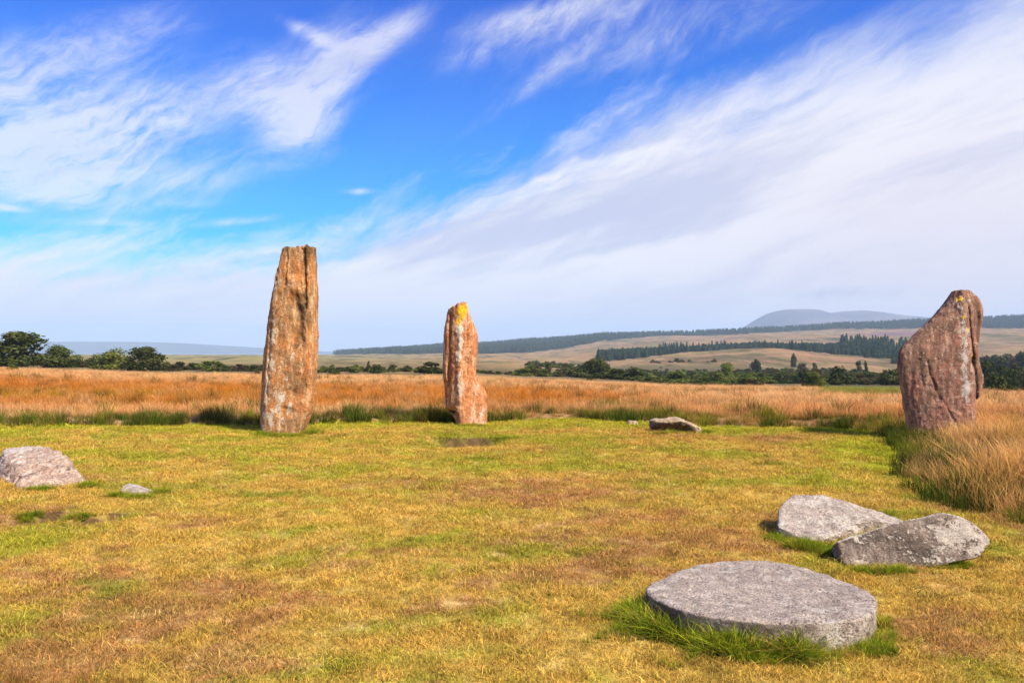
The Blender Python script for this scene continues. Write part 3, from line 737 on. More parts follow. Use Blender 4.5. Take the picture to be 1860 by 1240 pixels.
# ------------------------------------------------------------------ lying rocks: rounded convex blocks from planes
def ico(sub):
    bm = bmesh.new(); bmesh.ops.create_icosphere(bm, subdivisions=sub, radius=1.0)
    bm.verts.ensure_lookup_table()
    v = np.array([p.co[:] for p in bm.verts]); f = np.array([[q.index for q in t.verts] for t in bm.faces]); bm.free()
    return v, f
_ICO = {}
def rock(name, loc, planes, aspect, mat, label, masks=None, sub=6, p=14, rough=0.02, fine=0.006, seed=0, dent=None, cat='rock'):
    if sub not in _ICO: _ICO[sub] = ico(sub)
    d, f = _ICO[sub]
    d = d * np.array(aspect); d = d / np.linalg.norm(d, axis=1)[:, None]
    s = 0
    for n, h in planes:
        n = np.array(n, float); n /= np.linalg.norm(n)
        s = s + (np.maximum(d @ n, 0) / h) ** p
    r = s ** (-1.0 / p)
    if dent is not None: r = r * dent(d)
    v = d * r[:, None]
    n = vnormals(v, f)
    q = v + seed * 7.31
    v = v + n * (fbm(q * 3.5, 4) * rough + fbm(q * 12, 4, 0.6) * rough * 0.5 + (fbm(q * 30, 3, 0.6, True)) * fine + (fbm(q * 5 + 3, 3, 0.5, True) - 0.3) * rough * 0.9)[:, None]
    n = vnormals(v, f)
    nb = fbm(q * 5, 4, 0.6)
    mk = np.stack(masks(v, n, nb), 1) if masks else np.stack([0.35 + nb, 0 * nb, 0.2 + nb], 1)
    o = mesh_obj(name, v, f, mat, None, True, mask=np.clip(mk, 0, 1))
    o.location = loc
    tag(o, label, cat)
    return o
def poly_planes(pts, c, tilt=0.0):
    """vertical planes through the edges of a convex outline"""
    P = np.array(pts); out = []
    a = np.cross(P[1] - P[0], P[2] - P[1])
    for i in range(len(P)):
        e = P[(i + 1) % len(P)] - P[i]
        n = np.array([e[1], -e[0]])
        if n @ (P[i] - c) < 0: n = -n
        n = n / np.linalg.norm(n); h = n @ (P[i] - c)
        out.append(((n[0], n[1], tilt), max(h, 0.02)))
    return out

# round flat stone in front
top = [(1175, 1082), (1199, 1099), (1250, 1115), (1311, 1126), (1370, 1132), (1431, 1134), (1506, 1130), (1564, 1122), (1591, 1106), (1586, 1084), (1537, 1058), (1476, 1040), (1416, 1028), (1350, 1025), (1281, 1031), (1223, 1050), (1185, 1066)]
P = np.array([gnd(a, b, 0.175) for a, b in top]); cd = P.mean(0)
pl = poly_planes(P, cd, -0.12) + [((0.015, -0.02, 1), 0.138), ((0, 0, -1), 0.20)]
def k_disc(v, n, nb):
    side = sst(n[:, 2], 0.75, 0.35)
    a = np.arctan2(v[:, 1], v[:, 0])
    lit = side * sst(v[:, 0], 0.0, 0.35)  # right part of the rim, painted paler as lit
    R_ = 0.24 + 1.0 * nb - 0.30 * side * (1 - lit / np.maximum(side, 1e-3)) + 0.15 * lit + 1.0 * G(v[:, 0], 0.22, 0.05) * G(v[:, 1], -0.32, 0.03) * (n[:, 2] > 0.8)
    B_ = 0.10 + 0.9 * nb + 0.46 * side * (1 - sst(v[:, 0], 0.0, 0.3)) + 0.0 * a  # shade on the left part of the rim painted in
    for hx, hz, w in ((0.21, 0.0, 0.034), (0.30, -0.03, 0.022), (0.53, 0.0, 0.028), (0.31, 0.045, 0.02), (0.43, 0.05, 0.018)):  # shade inside small holes, painted as dark spots
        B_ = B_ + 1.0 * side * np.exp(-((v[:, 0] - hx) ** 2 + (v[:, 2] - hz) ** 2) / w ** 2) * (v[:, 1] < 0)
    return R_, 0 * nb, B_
zc = height([cd[0]], [cd[1]])[0]
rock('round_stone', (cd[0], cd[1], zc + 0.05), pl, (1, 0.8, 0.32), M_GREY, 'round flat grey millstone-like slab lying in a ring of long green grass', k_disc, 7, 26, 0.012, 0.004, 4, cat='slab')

# broken pair
def wp(px, py, Y):  # point on the plane at distance Y
    return np.array([(px - CX) / F * Y, EYE - (py - HY) * Y / F])
def through(c, n, px, py, Y):
    """plane with normal n through the point seen at (px, py) at distance Y, measured from c"""
    n = np.array(n, float); n /= np.linalg.norm(n); w = wp(px, py, Y)
    return (tuple(n), max(float(n @ (np.array([w[0], Y, w[1]]) - c)), 0.02))
cb = np.array([wp(1505, 945, 7.5)[0], 7.48, 0.06])
pl = [through(cb, n, *q) for n, q in [((0.02, -0.36, 1), (1485, 910, 7.75)), ((0.30, -0.16, 1), (1530, 914, 7.75)), ((0, 1, 0.1), (1500, 905, 7.86)), ((-1, 0.36, 0.05), (1414, 945, 7.35)),
      ((-0.7, 0.4, 0.8), (1428, 911, 7.6)), ((-0.75, -0.8, 0.25), (1440, 955, 7.22)), ((0.05, -1, 0.2), (1490, 978, 7.12)), ((1, -0.2, 0.2), (1640, 940, 7.8)), ((0.45, -0.9, 0.25), (1570, 968, 7.36)), ((0.3, 1, 0.3), (1600, 924, 7.85))]] + [((0, 0, -1), 0.35)]
def dent_left(d):
    return 1 - 0.46 * np.exp(-(((d[:, 0] - 0.80) / 0.30) ** 2 + ((d[:, 1] + 0.45) / 0.28) ** 2 + ((d[:, 2] - 0.25) / 0.30) ** 2))
def k_left(v, n, nb):
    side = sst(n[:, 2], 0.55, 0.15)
    return 0.45 + 0.9 * nb - 0.5 * side, 0 * nb, 0.05 + 0.8 * nb + 0.45 * side  # lit top painted paler, shaded sides painted darker
rock('broken_stone', tuple(cb), pl, (1, 0.7, 0.42), M_GREY, 'pale grey broken block with a scooped top, behind the long dark slab', k_left, 7, 44, 0.016, 0.006, 5, dent_left, cat='rock')

Y2 = 6.50
sil = [(1525, 985), (1528, 977), (1580, 966), (1632, 953), (1675, 940), (1699, 932), (1736, 938), (1764, 949), (1780, 967), (1786, 986), (1777, 995), (1710, 1011), (1656, 1022), (1588, 1027), (1553, 1024), (1531, 1012)]
S = np.array([wp(a, b, Y2 - 0.12) for a, b in sil]); cs = np.array([wp(1655, 982, Y2 - 0.12)[0], wp(1655, 982, Y2 - 0.12)[1]])
pl = []
for (n, h) in poly_planes(S, cs):
    pl.append(((n[0], 0.50 if n[1] > 0 else 0.05, n[1]), h * (0.88 if n[1] > 0 else 1.0) * (0.955 if abs(n[0]) > 0.6 else 1.0)))
pl += [((-0.10, -1, 0.30), 0.125), ((0.1, 1, 0.1), 0.20), ((0, 0.5, 1.0), 0.19)]
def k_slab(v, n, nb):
    topf = sst(n[:, 2], 0.45, 0.75)  # lit top faces: painted pale below, the front painted darker
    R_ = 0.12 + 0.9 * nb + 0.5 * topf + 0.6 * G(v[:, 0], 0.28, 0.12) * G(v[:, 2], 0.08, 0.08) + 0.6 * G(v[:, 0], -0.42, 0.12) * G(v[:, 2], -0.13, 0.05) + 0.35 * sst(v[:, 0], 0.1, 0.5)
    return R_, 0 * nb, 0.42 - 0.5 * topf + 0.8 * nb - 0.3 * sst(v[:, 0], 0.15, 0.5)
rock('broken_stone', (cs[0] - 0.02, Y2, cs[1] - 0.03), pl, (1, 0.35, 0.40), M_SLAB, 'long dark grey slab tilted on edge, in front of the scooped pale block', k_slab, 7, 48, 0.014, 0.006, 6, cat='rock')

# fallen stone on the left, lying away from the viewer
ca = np.array([-6.44, 10.80, -0.02]); ax = np.array([-0.70, 0.714, 0]); ay = np.array([0.714, 0.70, 0])
def dirn(a, b, c): return tuple(ax * a + ay * b + np.array([0, 0, c]))
pl = [(dirn(1, 0, 0.25), 1.28), (dirn(-1, 0.15, 0.45), 0.98), (dirn(-1, -0.5, 0.2), 0.98), (dirn(0.05, -1, 0.5), 0.33), (dirn(0, 1, 0.2), 0.34), (dirn(-0.06, -0.22, 1), 0.27), (dirn(-0.40, -0.1, 1), 0.37), (dirn(0.5, -1, 0.3), 0.72), (dirn(0.6, 0.9, 0.3), 0.72), ((0, 0, -1), 0.35)]
def k_pink(v, n, nb):
    t = v @ ax; g = sst(t, 0.25, 0.75)
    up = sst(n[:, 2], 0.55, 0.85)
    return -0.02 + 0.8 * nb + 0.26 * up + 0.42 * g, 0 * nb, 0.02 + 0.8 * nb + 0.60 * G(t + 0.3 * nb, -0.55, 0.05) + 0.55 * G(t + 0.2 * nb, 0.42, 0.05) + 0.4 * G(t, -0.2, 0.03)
def dent_pink(d):
    t = d @ ax; b = d @ ay
    return 1 - 0.10 * G(t, 0.55, 0.06) - 0.06 * G(t, -0.80, 0.035) * (b < 0.2) - 0.05 * G(t, -0.35, 0.03)
rock('boulder', tuple(ca), pl, (1, 0.9, 0.35), M_PINK, 'long pinkish boulder sunk in the turf on the left, its far end pale grey', k_pink, 7, 15, 0.040, 0.012, 7, dent_pink)
# small grey stone in the turf
x_, y_ = gnd(246, 892)
pl = [((-1, -0.2, 0.5), 0.19), ((1, 0.1, 0.25), 0.22), ((-0.22, -0.35, 1), 0.072), ((0.30, 0.1, 1), 0.080), ((0, -1, 0.2), 0.13), ((0, 1, 0.2), 0.18), ((0, 0, -1), 0.1)]
rock('small_stone', (x_, y_, height([x_], [y_])[0] - 0.005), pl, (1, 0.8, 0.5), M_GREY, 'small pale grey stone nearly buried in grass, right of the pinkish boulder', None, 6, 14, 0.012, 0.004, 9)
# undercut rock at the far edge of the lawn
Y4 = gnd(1235, 786)[1]
sil = [(1192, 768), (1196, 762), (1210, 758), (1232, 757), (1250, 762), (1264, 771), (1275, 780), (1272, 786), (1250, 786), (1220, 782), (1199, 775)]
co = np.array([wp(1232, 772, Y4)[0], Y4 + 0.12, wp(1232, 773, Y4)[1]])
pl = [through(co, n, *q) for n, q in [((-0.12, -0.04, 1), (1215, 763, Y4)), ((0.42, -0.04, 1), (1250, 768, Y4)), ((-1, -0.2, 0.2), (1193, 767, Y4)), ((-0.5, -0.6, -0.9), (1200, 774, Y4 - 0.05)), ((-0.05, -1, -0.65), (1225, 770, Y4 - 0.22)),
      ((0.75, -0.7, 0.15), (1266, 778, Y4 - 0.1)), ((1, 0.1, 0.3), (1275, 781, Y4)), ((0, 0.3, -1), (1230, 788, Y4))]] + [((0, 1, 0.15), 0.30)]
def k_och(v, n, nb):
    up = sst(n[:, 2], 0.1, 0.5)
    return 0.0 + 0.9 * nb + 0.3 * up, 0 * nb, 0.85 - 0.80 * up + 0.8 * nb  # shade of the undercut front painted dark, lit top painted paler
def dent_o(d):
    return 1 - 0.22 * np.exp(-(((d[:, 0] + 0.35) / 0.22) ** 2 + ((d[:, 2] + 0.15) / 0.25) ** 2)) * (d[:, 1] < 0) - 0.15 * np.exp(-(((d[:, 0] - 0.3) / 0.2) ** 2 + ((d[:, 2] + 0.3) / 0.2) ** 2)) * (d[:, 1] < 0)
rock('rock', tuple(co), pl, (1, 0.5, 0.36), M_OCHRE, 'flat tan rock with a dark undercut front, at the lawn edge', k_och, 6, 18, 0.03, 0.010, 10, dent_o)
x_, y_ = gnd(1151, 770)
rock('small_stone', (x_, y_ + 0.1, height([x_], [y_ + 0.1])[0] + 0.05), [((-1, 0, .3), .12), ((1, 0, .3), .10), ((0, -1, .4), .08), ((0, 1, .2), .12), ((0.1, 0, 1), .05), ((0, 0, -1), .12)], (1, 0.8, 0.5), M_OCHRE,
     'tiny tan stone at the foot of the grass bank, left of the undercut rock', None, 5, 10, 0.015, 0.005, 12)

# ------------------------------------------------------------------ scatter: instances on points (each cloud of blades is one "stuff" object)
def blades(n, h0, h1, w, spread, lean, curve, seg=2, seed=0, wind=(0, 0)):
    """n bent tapering blades -> vertices, faces, per-vertex height fraction and per-blade random"""
    r = np.random.default_rng(seed); V, Fc, T, Q = [], [], [], []
    for i in range(n):
        a = r.uniform(0, 6.283); rad = spread * math.sqrt(r.uniform()); bx, by = rad * math.cos(a), rad * math.sin(a)
        h = r.uniform(h0, h1); la = r.uniform(0, 6.283); ll = abs(r.normal(0, lean)); dx, dy = math.cos(la) * ll + wind[0] + bx * 0.6, math.sin(la) * ll + wind[1] + by * 0.6
        fa = r.uniform(0, 6.283); wx, wy = math.cos(fa) * w / 2, math.sin(fa) * w / 2; cv = r.uniform(0.3, 1) * curve
        rb = r.uniform(); b0 = len(V)
        for s in range(seg + 1):
            t = s / seg; k = t + cv * t * t
            z = h * (t - 0.35 * cv * t * t) - (0.01 if s == 0 else 0); x = bx + dx * h * k; y = by + dy * h * k; ww = (1 - t) ** 0.7
            if s == seg: V.append((x, y, z)); T.append(t); Q.append(rb)
            else:
                V += [(x - wx * ww, y - wy * ww, z), (x + wx * ww, y + wy * ww, z)]; T += [t, t]; Q += [rb, rb]
        for s in range(seg - 1):
            Fc.append((b0 + 2 * s, b0 + 2 * s + 1, b0 + 2 * s + 3, b0 + 2 * s + 2))
        Fc.append((b0 + 2 * seg - 2, b0 + 2 * seg - 1, b0 + 2 * seg))
    return np.array(V), Fc, np.array(T), np.array(Q)
def mat_blade(name, root=(0.5, 0.5, 0.5), tip=(1, 1, 1), green=None, trans=0.3, var=0.5):
    """colour from the per-instance tint, with a root and tip factor and a random tone for each blade"""
    m, N = new_mat(name)
    c = attr(N, 'tint', 'INSTANCER').outputs[0]
    t = attr(N, 'tt').outputs[2]; q = attr(N, 'rr').outputs[2]
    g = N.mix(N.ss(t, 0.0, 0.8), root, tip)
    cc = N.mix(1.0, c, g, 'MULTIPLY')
    if green: cc = N.mix(N.m('MULTIPLY', N.ss(t, green[3], 0.05), N.lin(q, 0.0, 1.0, 0.5, 1.0)), cc, green[:3])
    k = N.lin(q, 0, 1, 1 - var, 1 + var)
    cc = N.mix(1.0, cc, N.n('ShaderNodeCombineXYZ', None, X=k, Y=k, Z=N.m('MULTIPLY', k, 0.95)).outputs[0], 'MULTIPLY')
    d = N.n('ShaderNodeBsdfDiffuse', None, Color=cc); tr = N.n('ShaderNodeBsdfTranslucent', None, Color=cc)
    mx = N.n('ShaderNodeMixShader', None, i0=trans, i1=d.outputs[0], i2=tr.outputs[0])
    finish(N, mx.outputs[0])
    return m
def proto(name, geo, mat):
    v, f, t, q = geo
    o = mesh_obj(name, v, f, mat, None, True, tt=t, rr=q)
    COL.objects.unlink(o)
    return o
def scatter(name, pts, rot, scl, tint, protos, kind='stuff', idx=None):
    me = bpy.data.meshes.new(name)
    n = len(pts)
    me.vertices.add(n); me.vertices.foreach_set('co', np.asarray(pts, np.float32).ravel())
    me.attributes.new('rot', 'FLOAT_VECTOR', 'POINT').data.foreach_set('vector', np.asarray(rot, np.float32).ravel())
    me.attributes.new('scl', 'FLOAT_VECTOR', 'POINT').data.foreach_set('vector', np.asarray(scl, np.float32).ravel())
    tt = np.concatenate([np.asarray(tint, np.float32), np.ones((n, 1), np.float32)], 1)
    me.attributes.new('tint', 'FLOAT_COLOR', 'POINT').data.foreach_set('color', tt.ravel())
    if idx is None: idx = RNG.integers(0, len(protos), n)
    me.attributes.new('pick', 'INT', 'POINT').data.foreach_set('value', np.asarray(idx, np.int32))
    o = bpy.data.objects.new(name, me); COL.objects.link(o)
    for p in protos:
        for mm in p.data.materials:
            if mm.name not in me.materials: me.materials.append(mm)
    ng = bpy.data.node_groups.new(name + '_nodes', 'GeometryNodeTree')
    ng.interface.new_socket('Geometry', in_out='INPUT', socket_type='NodeSocketGeometry')
    ng.interface.new_socket('Geometry', in_out='OUTPUT', socket_type='NodeSocketGeometry')
    gi = ng.nodes.new('NodeGroupInput'); go = ng.nodes.new('NodeGroupOutput')
    g2i = ng.nodes.new('GeometryNodeGeometryToInstance')
    for p in reversed(protos):
        oi = ng.nodes.new('GeometryNodeObjectInfo'); oi.inputs['Object'].default_value = p; oi.inputs['As Instance'].default_value = False
        ng.links.new(oi.outputs['Geometry'], g2i.inputs[0])
    def named(nm, dt):
        a = ng.nodes.new('GeometryNodeInputNamedAttribute'); a.data_type = dt; a.inputs['Name'].default_value = nm; return a.outputs['Attribute']
    ip = ng.nodes.new('GeometryNodeInstanceOnPoints'); ip.inputs['Pick Instance'].default_value = True
    ng.links.new(gi.outputs[0], ip.inputs['Points']); ng.links.new(g2i.outputs[0], ip.inputs['Instance'])
    ng.links.new(named('pick', 'INT'), ip.inputs['Instance Index'])
    er = ng.nodes.new('FunctionNodeEulerToRotation'); ng.links.new(named('rot', 'FLOAT_VECTOR'), er.inputs[0])
    ng.links.new(er.outputs[0], ip.inputs['Rotation']); ng.links.new(named('scl', 'FLOAT_VECTOR'), ip.inputs['Scale'])
    ng.links.new(ip.outputs[0], go.inputs[0])
    md = o.modifiers.new('scatter', 'NODES'); md.node_group = ng
    tag(o, kind=kind)
    return o
def wedge_points(n_per_m2, y0, y1, pad=1.25, power=1.0):
    """random points over the ground a viewer near the camera can see, density falling with distance"""
    out = []
    ys = np.geomspace(y0, y1, 24)
    for a, b in zip(ys[:-1], ys[1:]):
        wdt = 0.66 * b * pad + 0.8
        dn = n_per_m2 * (y0 / ((a + b) / 2)) ** power
        k = int(dn * 2 * wdt * (b - a))
        out.append(np.stack([RNG.uniform(-wdt, wdt, k), RNG.uniform(a, b, k)], 1))
    return np.concatenate(out)
def spin(n, tilt=0.12):
    return np.stack([RNG.normal(0, tilt, n), RNG.normal(0, tilt, n), RNG.uniform(0, 6.283, n)], 1)

STONE_FOOT = [(cd[0], cd[1], 0.60, 0.42), (cb[0], cb[1], 0.42, 0.28), (wp(1655, 982, Y2)[0], Y2, 0.5, 0.10), (ca[0], ca[1], 0.5, 0.3)]
def off_stones(p, k=1.0):
    ok = np.ones(len(p), bool)
    for x, y, a, b in STONE_FOOT:
        ok &= (((p[:, 0] - x) / (a * k)) ** 2 + ((p[:, 1] - y) / (b * k)) ** 2) > 1
    return ok

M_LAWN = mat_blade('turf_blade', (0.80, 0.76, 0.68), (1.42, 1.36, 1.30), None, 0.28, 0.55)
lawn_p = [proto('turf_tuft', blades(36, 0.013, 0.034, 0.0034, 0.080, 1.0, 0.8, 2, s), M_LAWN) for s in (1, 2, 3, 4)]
p = wedge_points(800, 2.6, 20, 1.2, 0.88)
p = p[(edge_dist(p[:, 0], p[:, 1]) < 0.25) & off_stones(p, 0.95) & (bare_soil(p[:, 0], p[:, 1]) < 0.35 + 0.3 * RNG.uniform(-1, 1, len(p)))]
hz = height(p[:, 0], p[:, 1]); dd = np.hypot(p[:, 0], p[:, 1])
nn = fbm2(p[:, 0] * 2.2, p[:, 1] * 2.2, 3, z=61)
sc = (0.95 + 0.7 * np.clip(nn, -0.25, 0.6)) * RNG.uniform(0.75, 1.25, len(p)) * (1 + 0.05 * np.maximum(dd - 4, 0))
tc = turf_col(p[:, 0], p[:, 1]) * RNG.uniform(0.65, 1.35, (len(p), 1)) * RNG.uniform(0.90, 1.10, (len(p), 3))
sclv = np.stack([sc * 1.15, sc * 1.15, sc * RNG.uniform(0.6, 1.1, len(p))], 1)
scatter('lawn_grass', np.stack([p[:, 0], p[:, 1], hz], 1), spin(len(p), 0.15), sclv, np.clip(tc, 0.01, 0.8), lawn_p)

# tawny moor grass behind and to the right
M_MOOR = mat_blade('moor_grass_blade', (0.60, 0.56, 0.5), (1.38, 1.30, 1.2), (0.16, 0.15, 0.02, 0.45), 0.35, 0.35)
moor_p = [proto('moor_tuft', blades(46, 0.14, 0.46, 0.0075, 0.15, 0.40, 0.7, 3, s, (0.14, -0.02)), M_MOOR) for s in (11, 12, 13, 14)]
p = np.concatenate([wedge_points(42, 6.2, 22, 1.35, 0.5), wedge_points(13, 20, 84, 1.3, 1.0)])
e = edge_dist(p[:, 0], p[:, 1]); nn = fbm2(p[:, 0] * 0.8, p[:, 1] * 0.8, 3, z=71)
pxp = CX + F * p[:, 0] / p[:, 1]
keep = (e > 0.10 + 0.25 * nn) & (np.hypot(p[:, 0], p[:, 1]) < 76 + 8 * nn)
keep &= ~((np.abs(p[:, 0] - wp(1705, 700, 15.6)[0]) < 0.7) & (np.abs(p[:, 1] - 15.6) < 0.30))
p, e, nn = p[keep], e[keep], nn[keep]
hz = height(p[:, 0], p[:, 1]); dd = np.hypot(p[:, 0], p[:, 1])
rc = sst(p[:, 0], 3.5, 5.0) * (1 - sst(p[:, 1], 13, 16))
n7 = fbm2(p[:, 0] * 0.28, p[:, 1] * 0.45, 3, z=73)
sc = np.clip(0.80 + 0.65 * nn + 0.5 * n7, 0.3, 1.5) * RNG.uniform(0.65, 1.25, len(p)) * (0.55 + 0.45 * sst(e, 0.1, 1.4)) * (1 + 0.65 * rc)
wd = 1 + np.clip((dd - 18) / 40, 0, 1.3)
tc = moor_col(p[:, 0], p[:, 1])
tc = lerp(tc, C(0.43, 0.27, 0.055), rc * np.clip(0.30 + 1.2 * nn, 0, 0.75))
pxm = CX + F * p[:, 0] / p[:, 1]
gs = sst(pxm, 1478, 1500) * (1 - sst(pxm, 1660, 1700)) * sst(p[:, 1], 46, 50)
tc = lerp(tc, C(0.135, 0.195, 0.015), gs * (0.75 + 0.4 * nn).clip(0, 1))
bank = (1 - sst(e, 0.2, 1.5)) * (1 - 0.7 * rc)
tc = lerp(tc, C(0.36, 0.25, 0.055), bank * 0.6) * RNG.uniform(0.82, 1.2, (len(p), 1))
scatter('moor_grass', np.stack([p[:, 0], p[:, 1], hz], 1), spin(len(p), 0.10), np.stack([sc * wd, sc * wd, sc], 1), np.clip(tc, 0.01, 0.85), moor_p)

# green rushes and heather on the bank
M_RUSH = mat_blade('rush_blade', (0.55, 0.6, 0.5), (1.1, 1.05, 0.9), None, 0.25, 0.5)
rush_p = [proto('rush_tuft', blades(60, 0.16, 0.40, 0.009, 0.15, 0.35, 0.5, 2, s), M_RUSH) for s in (21, 22, 23)]
p = np.concatenate([wedge_points(50, 6.4, 23, 1.35, 0.35)])
e = edge_dist(p[:, 0], p[:, 1]); nn = fbm2(p[:, 0] * 0.9, p[:, 1] * 0.9, 3, z=81)
pxp = CX + F * p[:, 0] / np.maximum(p[:, 1], 0.1)
rank = 1.0 - 0.9 * sst(e, 0.35, 1.3)
rightb = (p[:, 0] > 4.5) & (p[:, 1] < 14)
keep = (e > -0.08 + 0.15 * nn) & (e < np.where(rightb, 1.0, 3.2)) & (RNG.uniform(0, 1, len(p)) < (rank * np.where(rightb, 0.62, 1.0) * (0.62 + 1.5 * nn)))
keep &= ~((pxp > 976) & (pxp < 1050) & (RNG.uniform(0, 1, len(p)) < 0.8))
p, nn, e = p[keep], nn[keep], e[keep]
hz = height(p[:, 0], p[:, 1])
sc = (0.88 + 1.0 * nn) * RNG.uniform(0.7, 1.2, len(p))
g1 = fbm2(p[:, 0] * 0.6, p[:, 1] * 0.6, 2, z=83)
tc = lerp(np.repeat(C(0.085, 0.115, 0.016), len(p), 0), C(0.230, 0.235, 0.020), sst(g1, -0.1, 0.35)) * RNG.uniform(0.6, 1.3, (len(p), 1))
tc = lerp(tc, C(0.10, 0.06, 0.025), (RNG.uniform(0, 1, len(p)) < 0.18) * 0.8)
q = wedge_points(0.9, 19, 60, 1.3, 0.4)
nq = fbm2(q[:, 0] * 0.10, q[:, 1] * 0.28, 4, 0.6, 87)
q = q[(nq > 0.10) & (edge_dist(q[:, 0], q[:, 1]) > 1.0)]
p = np.concatenate([p, q]); hz = np.concatenate([hz, height(q[:, 0], q[:, 1])])
sc = np.concatenate([sc, RNG.uniform(0.9, 1.7, len(q))])
tq = lerp(np.repeat(C(0.140, 0.120, 0.025), len(q), 0), C(0.150, 0.070, 0.020), RNG.uniform(0, 1, len(q))) * RNG.uniform(0.6, 1.4, (len(q), 1))
tc = np.concatenate([tc, tq])
scatter('rush_grass', np.stack([p[:, 0], p[:, 1], hz], 1), spin(len(p), 0.12), np.stack([sc, sc, sc], 1), np.clip(tc, 0.01, 0.5), rush_p)

# long unmown grass round the feet of the stones
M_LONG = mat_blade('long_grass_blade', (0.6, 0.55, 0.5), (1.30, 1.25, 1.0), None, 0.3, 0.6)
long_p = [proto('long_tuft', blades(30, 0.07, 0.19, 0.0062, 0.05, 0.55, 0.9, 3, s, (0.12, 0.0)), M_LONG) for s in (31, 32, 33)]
pts, scs, tcs = [], [], []
def ring_tufts(cx, cy, a, b, n, width, smin, smax, angs=(0, 6.283), tone=1.0):
    for i in range(n):
        th = RNG.uniform(*angs); w = abs(RNG.normal(0, width)) + 0.0
        if math.sin(th * 9.0 + 1.0) + 0.6 * math.sin(th * 23.0) < -0.35 and RNG.uniform() < 0.8: continue
        w *= 1.0 + 0.7 * math.sin(th * 13.0)
        x = cx + (a + w) * math.cos(th); y = cy + (b + w) * math.sin(th)
        pts.append((x, y)); scs.append(RNG.uniform(smin, smax) * (1 - min(w / (3 * width), 0.6)))
        g = RNG.uniform()
        if RNG.uniform() < 0.16: tcs.append(np.array([0.40, 0.27, 0.09]) * RNG.uniform(0.6, 1.2)); continue
        tcs.append((np.array([0.140, 0.230, 0.018]) * (1 - g) + np.array([0.380, 0.390, 0.032]) * g) * tone * RNG.uniform(0.6, 1.2))
def patch_tufts(x0, y0, rx, ry, n, smin, smax, tone=1.0, brown=0.1):
    for i in range(n):
        a = RNG.uniform(0, 6.283); r = math.sqrt(RNG.uniform())
        pts.append((x0 + rx * r * math.cos(a), y0 + ry * r * math.sin(a))); scs.append(RNG.uniform(smin, smax) * (1 - 0.4 * r))
        g = RNG.uniform()
        c = (np.array([0.105, 0.190, 0.014]) * (1 - g) + np.array([0.300, 0.330, 0.024]) * g) * tone * RNG.uniform(0.6, 1.25)
        if RNG.uniform() < brown: c = np.array([0.30, 0.19, 0.06]) * RNG.uniform(0.7, 1.2)
        tcs.append(c)
# round stone: thick on its near left, a gap at the near right
ring_tufts(cd[0], cd[1], 0.71, 0.54, 320, 0.12, 0.80, 1.5, (3.0, 4.45))
ring_tufts(cd[0], cd[1], 0.72, 0.55, 110, 0.05, 0.9, 1.4, (4.40, 4.85))
ring_tufts(cd[0], cd[1], 0.73, 0.60, 130, 0.06, 0.45, 0.75, (4.8, 6.5))
ring_tufts(cd[0], cd[1], 0.74, 0.58, 70, 0.04, 0.3, 0.6, (0.2, 3.0))
for px, py, rx, ry, n, a, b in [(1160, 1120, .14, .12, 60, .6, 1.1), (1205, 1150, .16, .09, 70, .7, 1.1), (1380, 1160, .14, .06, 70, .7, 1.1), (1450, 1200, .22, .07, 80, .5, .8), (1580, 1185, .14, .09, 60, .5, .8),
                                (1410, 985, .09, .14, 70, .5, .9), (1470, 1000, .20, .10, 150, .6, 1.0), (1510, 1012, .10, .06, 60, .5, .8), (1600, 1040, .30, .06, 120, .4, .75), (1720, 1028, .24, .06, 110, .4, .7), (1760, 1010, .10, .08, 50, .4, .7), (1612, 952, .04, .10, 20, .9, 1.3), (1575, 968, .12, .04, 30, .4, .8),
                                (40, 870, .22, .10, 90, .6, .9), (75, 890, .20, .08, 80, .5, .9), (160, 885, .12, .12, 60, .5, .9), (15, 855, .12, .12, 50, .5, .9), (215, 900, .16, .07, 60, .5, .8), (255, 902, .2, .06, 80, .5, .8), (290, 893, .12, .09, 50, .5, .9),
                                (1215, 790, .35, .10, 90, .5, .9), (1280, 786, .22, .12, 80, .6, 1.0), (850, 775, .6, .12, 90, .5, .8), (510, 790, .5, .14, 160, .6, 1.1), (565, 785, .25, .2, 110, .7, 1.2), (480, 788, .2, .2, 70, .7, 1.1),
                                (915, 796, .30, .22, 80, .5, .9), (800, 795, .25, .15, 40, .3, .6), (60, 932, .20, .08, 70, .4, .7), (130, 937, .25, .08, 90, .3, .6), (225, 942, .18, .08, 70, .4, .7), (160, 946, .3, .06, 60, .3, .5), (840, 800, .6, .12, 60, .3, .5), (1640, 800, .3, .4, 90, .6, 1.1)]:
    x, y = gnd(px, py); patch_tufts(x, y, rx, ry, n, a, b)
# scattered longer tufts in the lawn
for i in range(900):
    y = 3.4 * (18 / 3.4) ** RNG.uniform(); x = RNG.uniform(-0.75, 0.75) * y
    pts.append((x, y)); scs.append(RNG.uniform(0.14, 0.30)); tcs.append(turf_col(np.array([x]), np.array([y]))[0] * np.array([0.75, 0.95, 0.8]))
pts = np.array(pts); scs = np.array(scs); tcs = np.array(tcs)
k = off_stones(pts, 0.98); pts, scs, tcs = pts[k], scs[k], tcs[k]
hz = height(pts[:, 0], pts[:, 1])
scatter('long_grass', np.stack([pts[:, 0], pts[:, 1], hz], 1), spin(len(pts), 0.15), np.stack([scs, scs, scs], 1), np.clip(tcs, 0.01, 0.6), long_p)

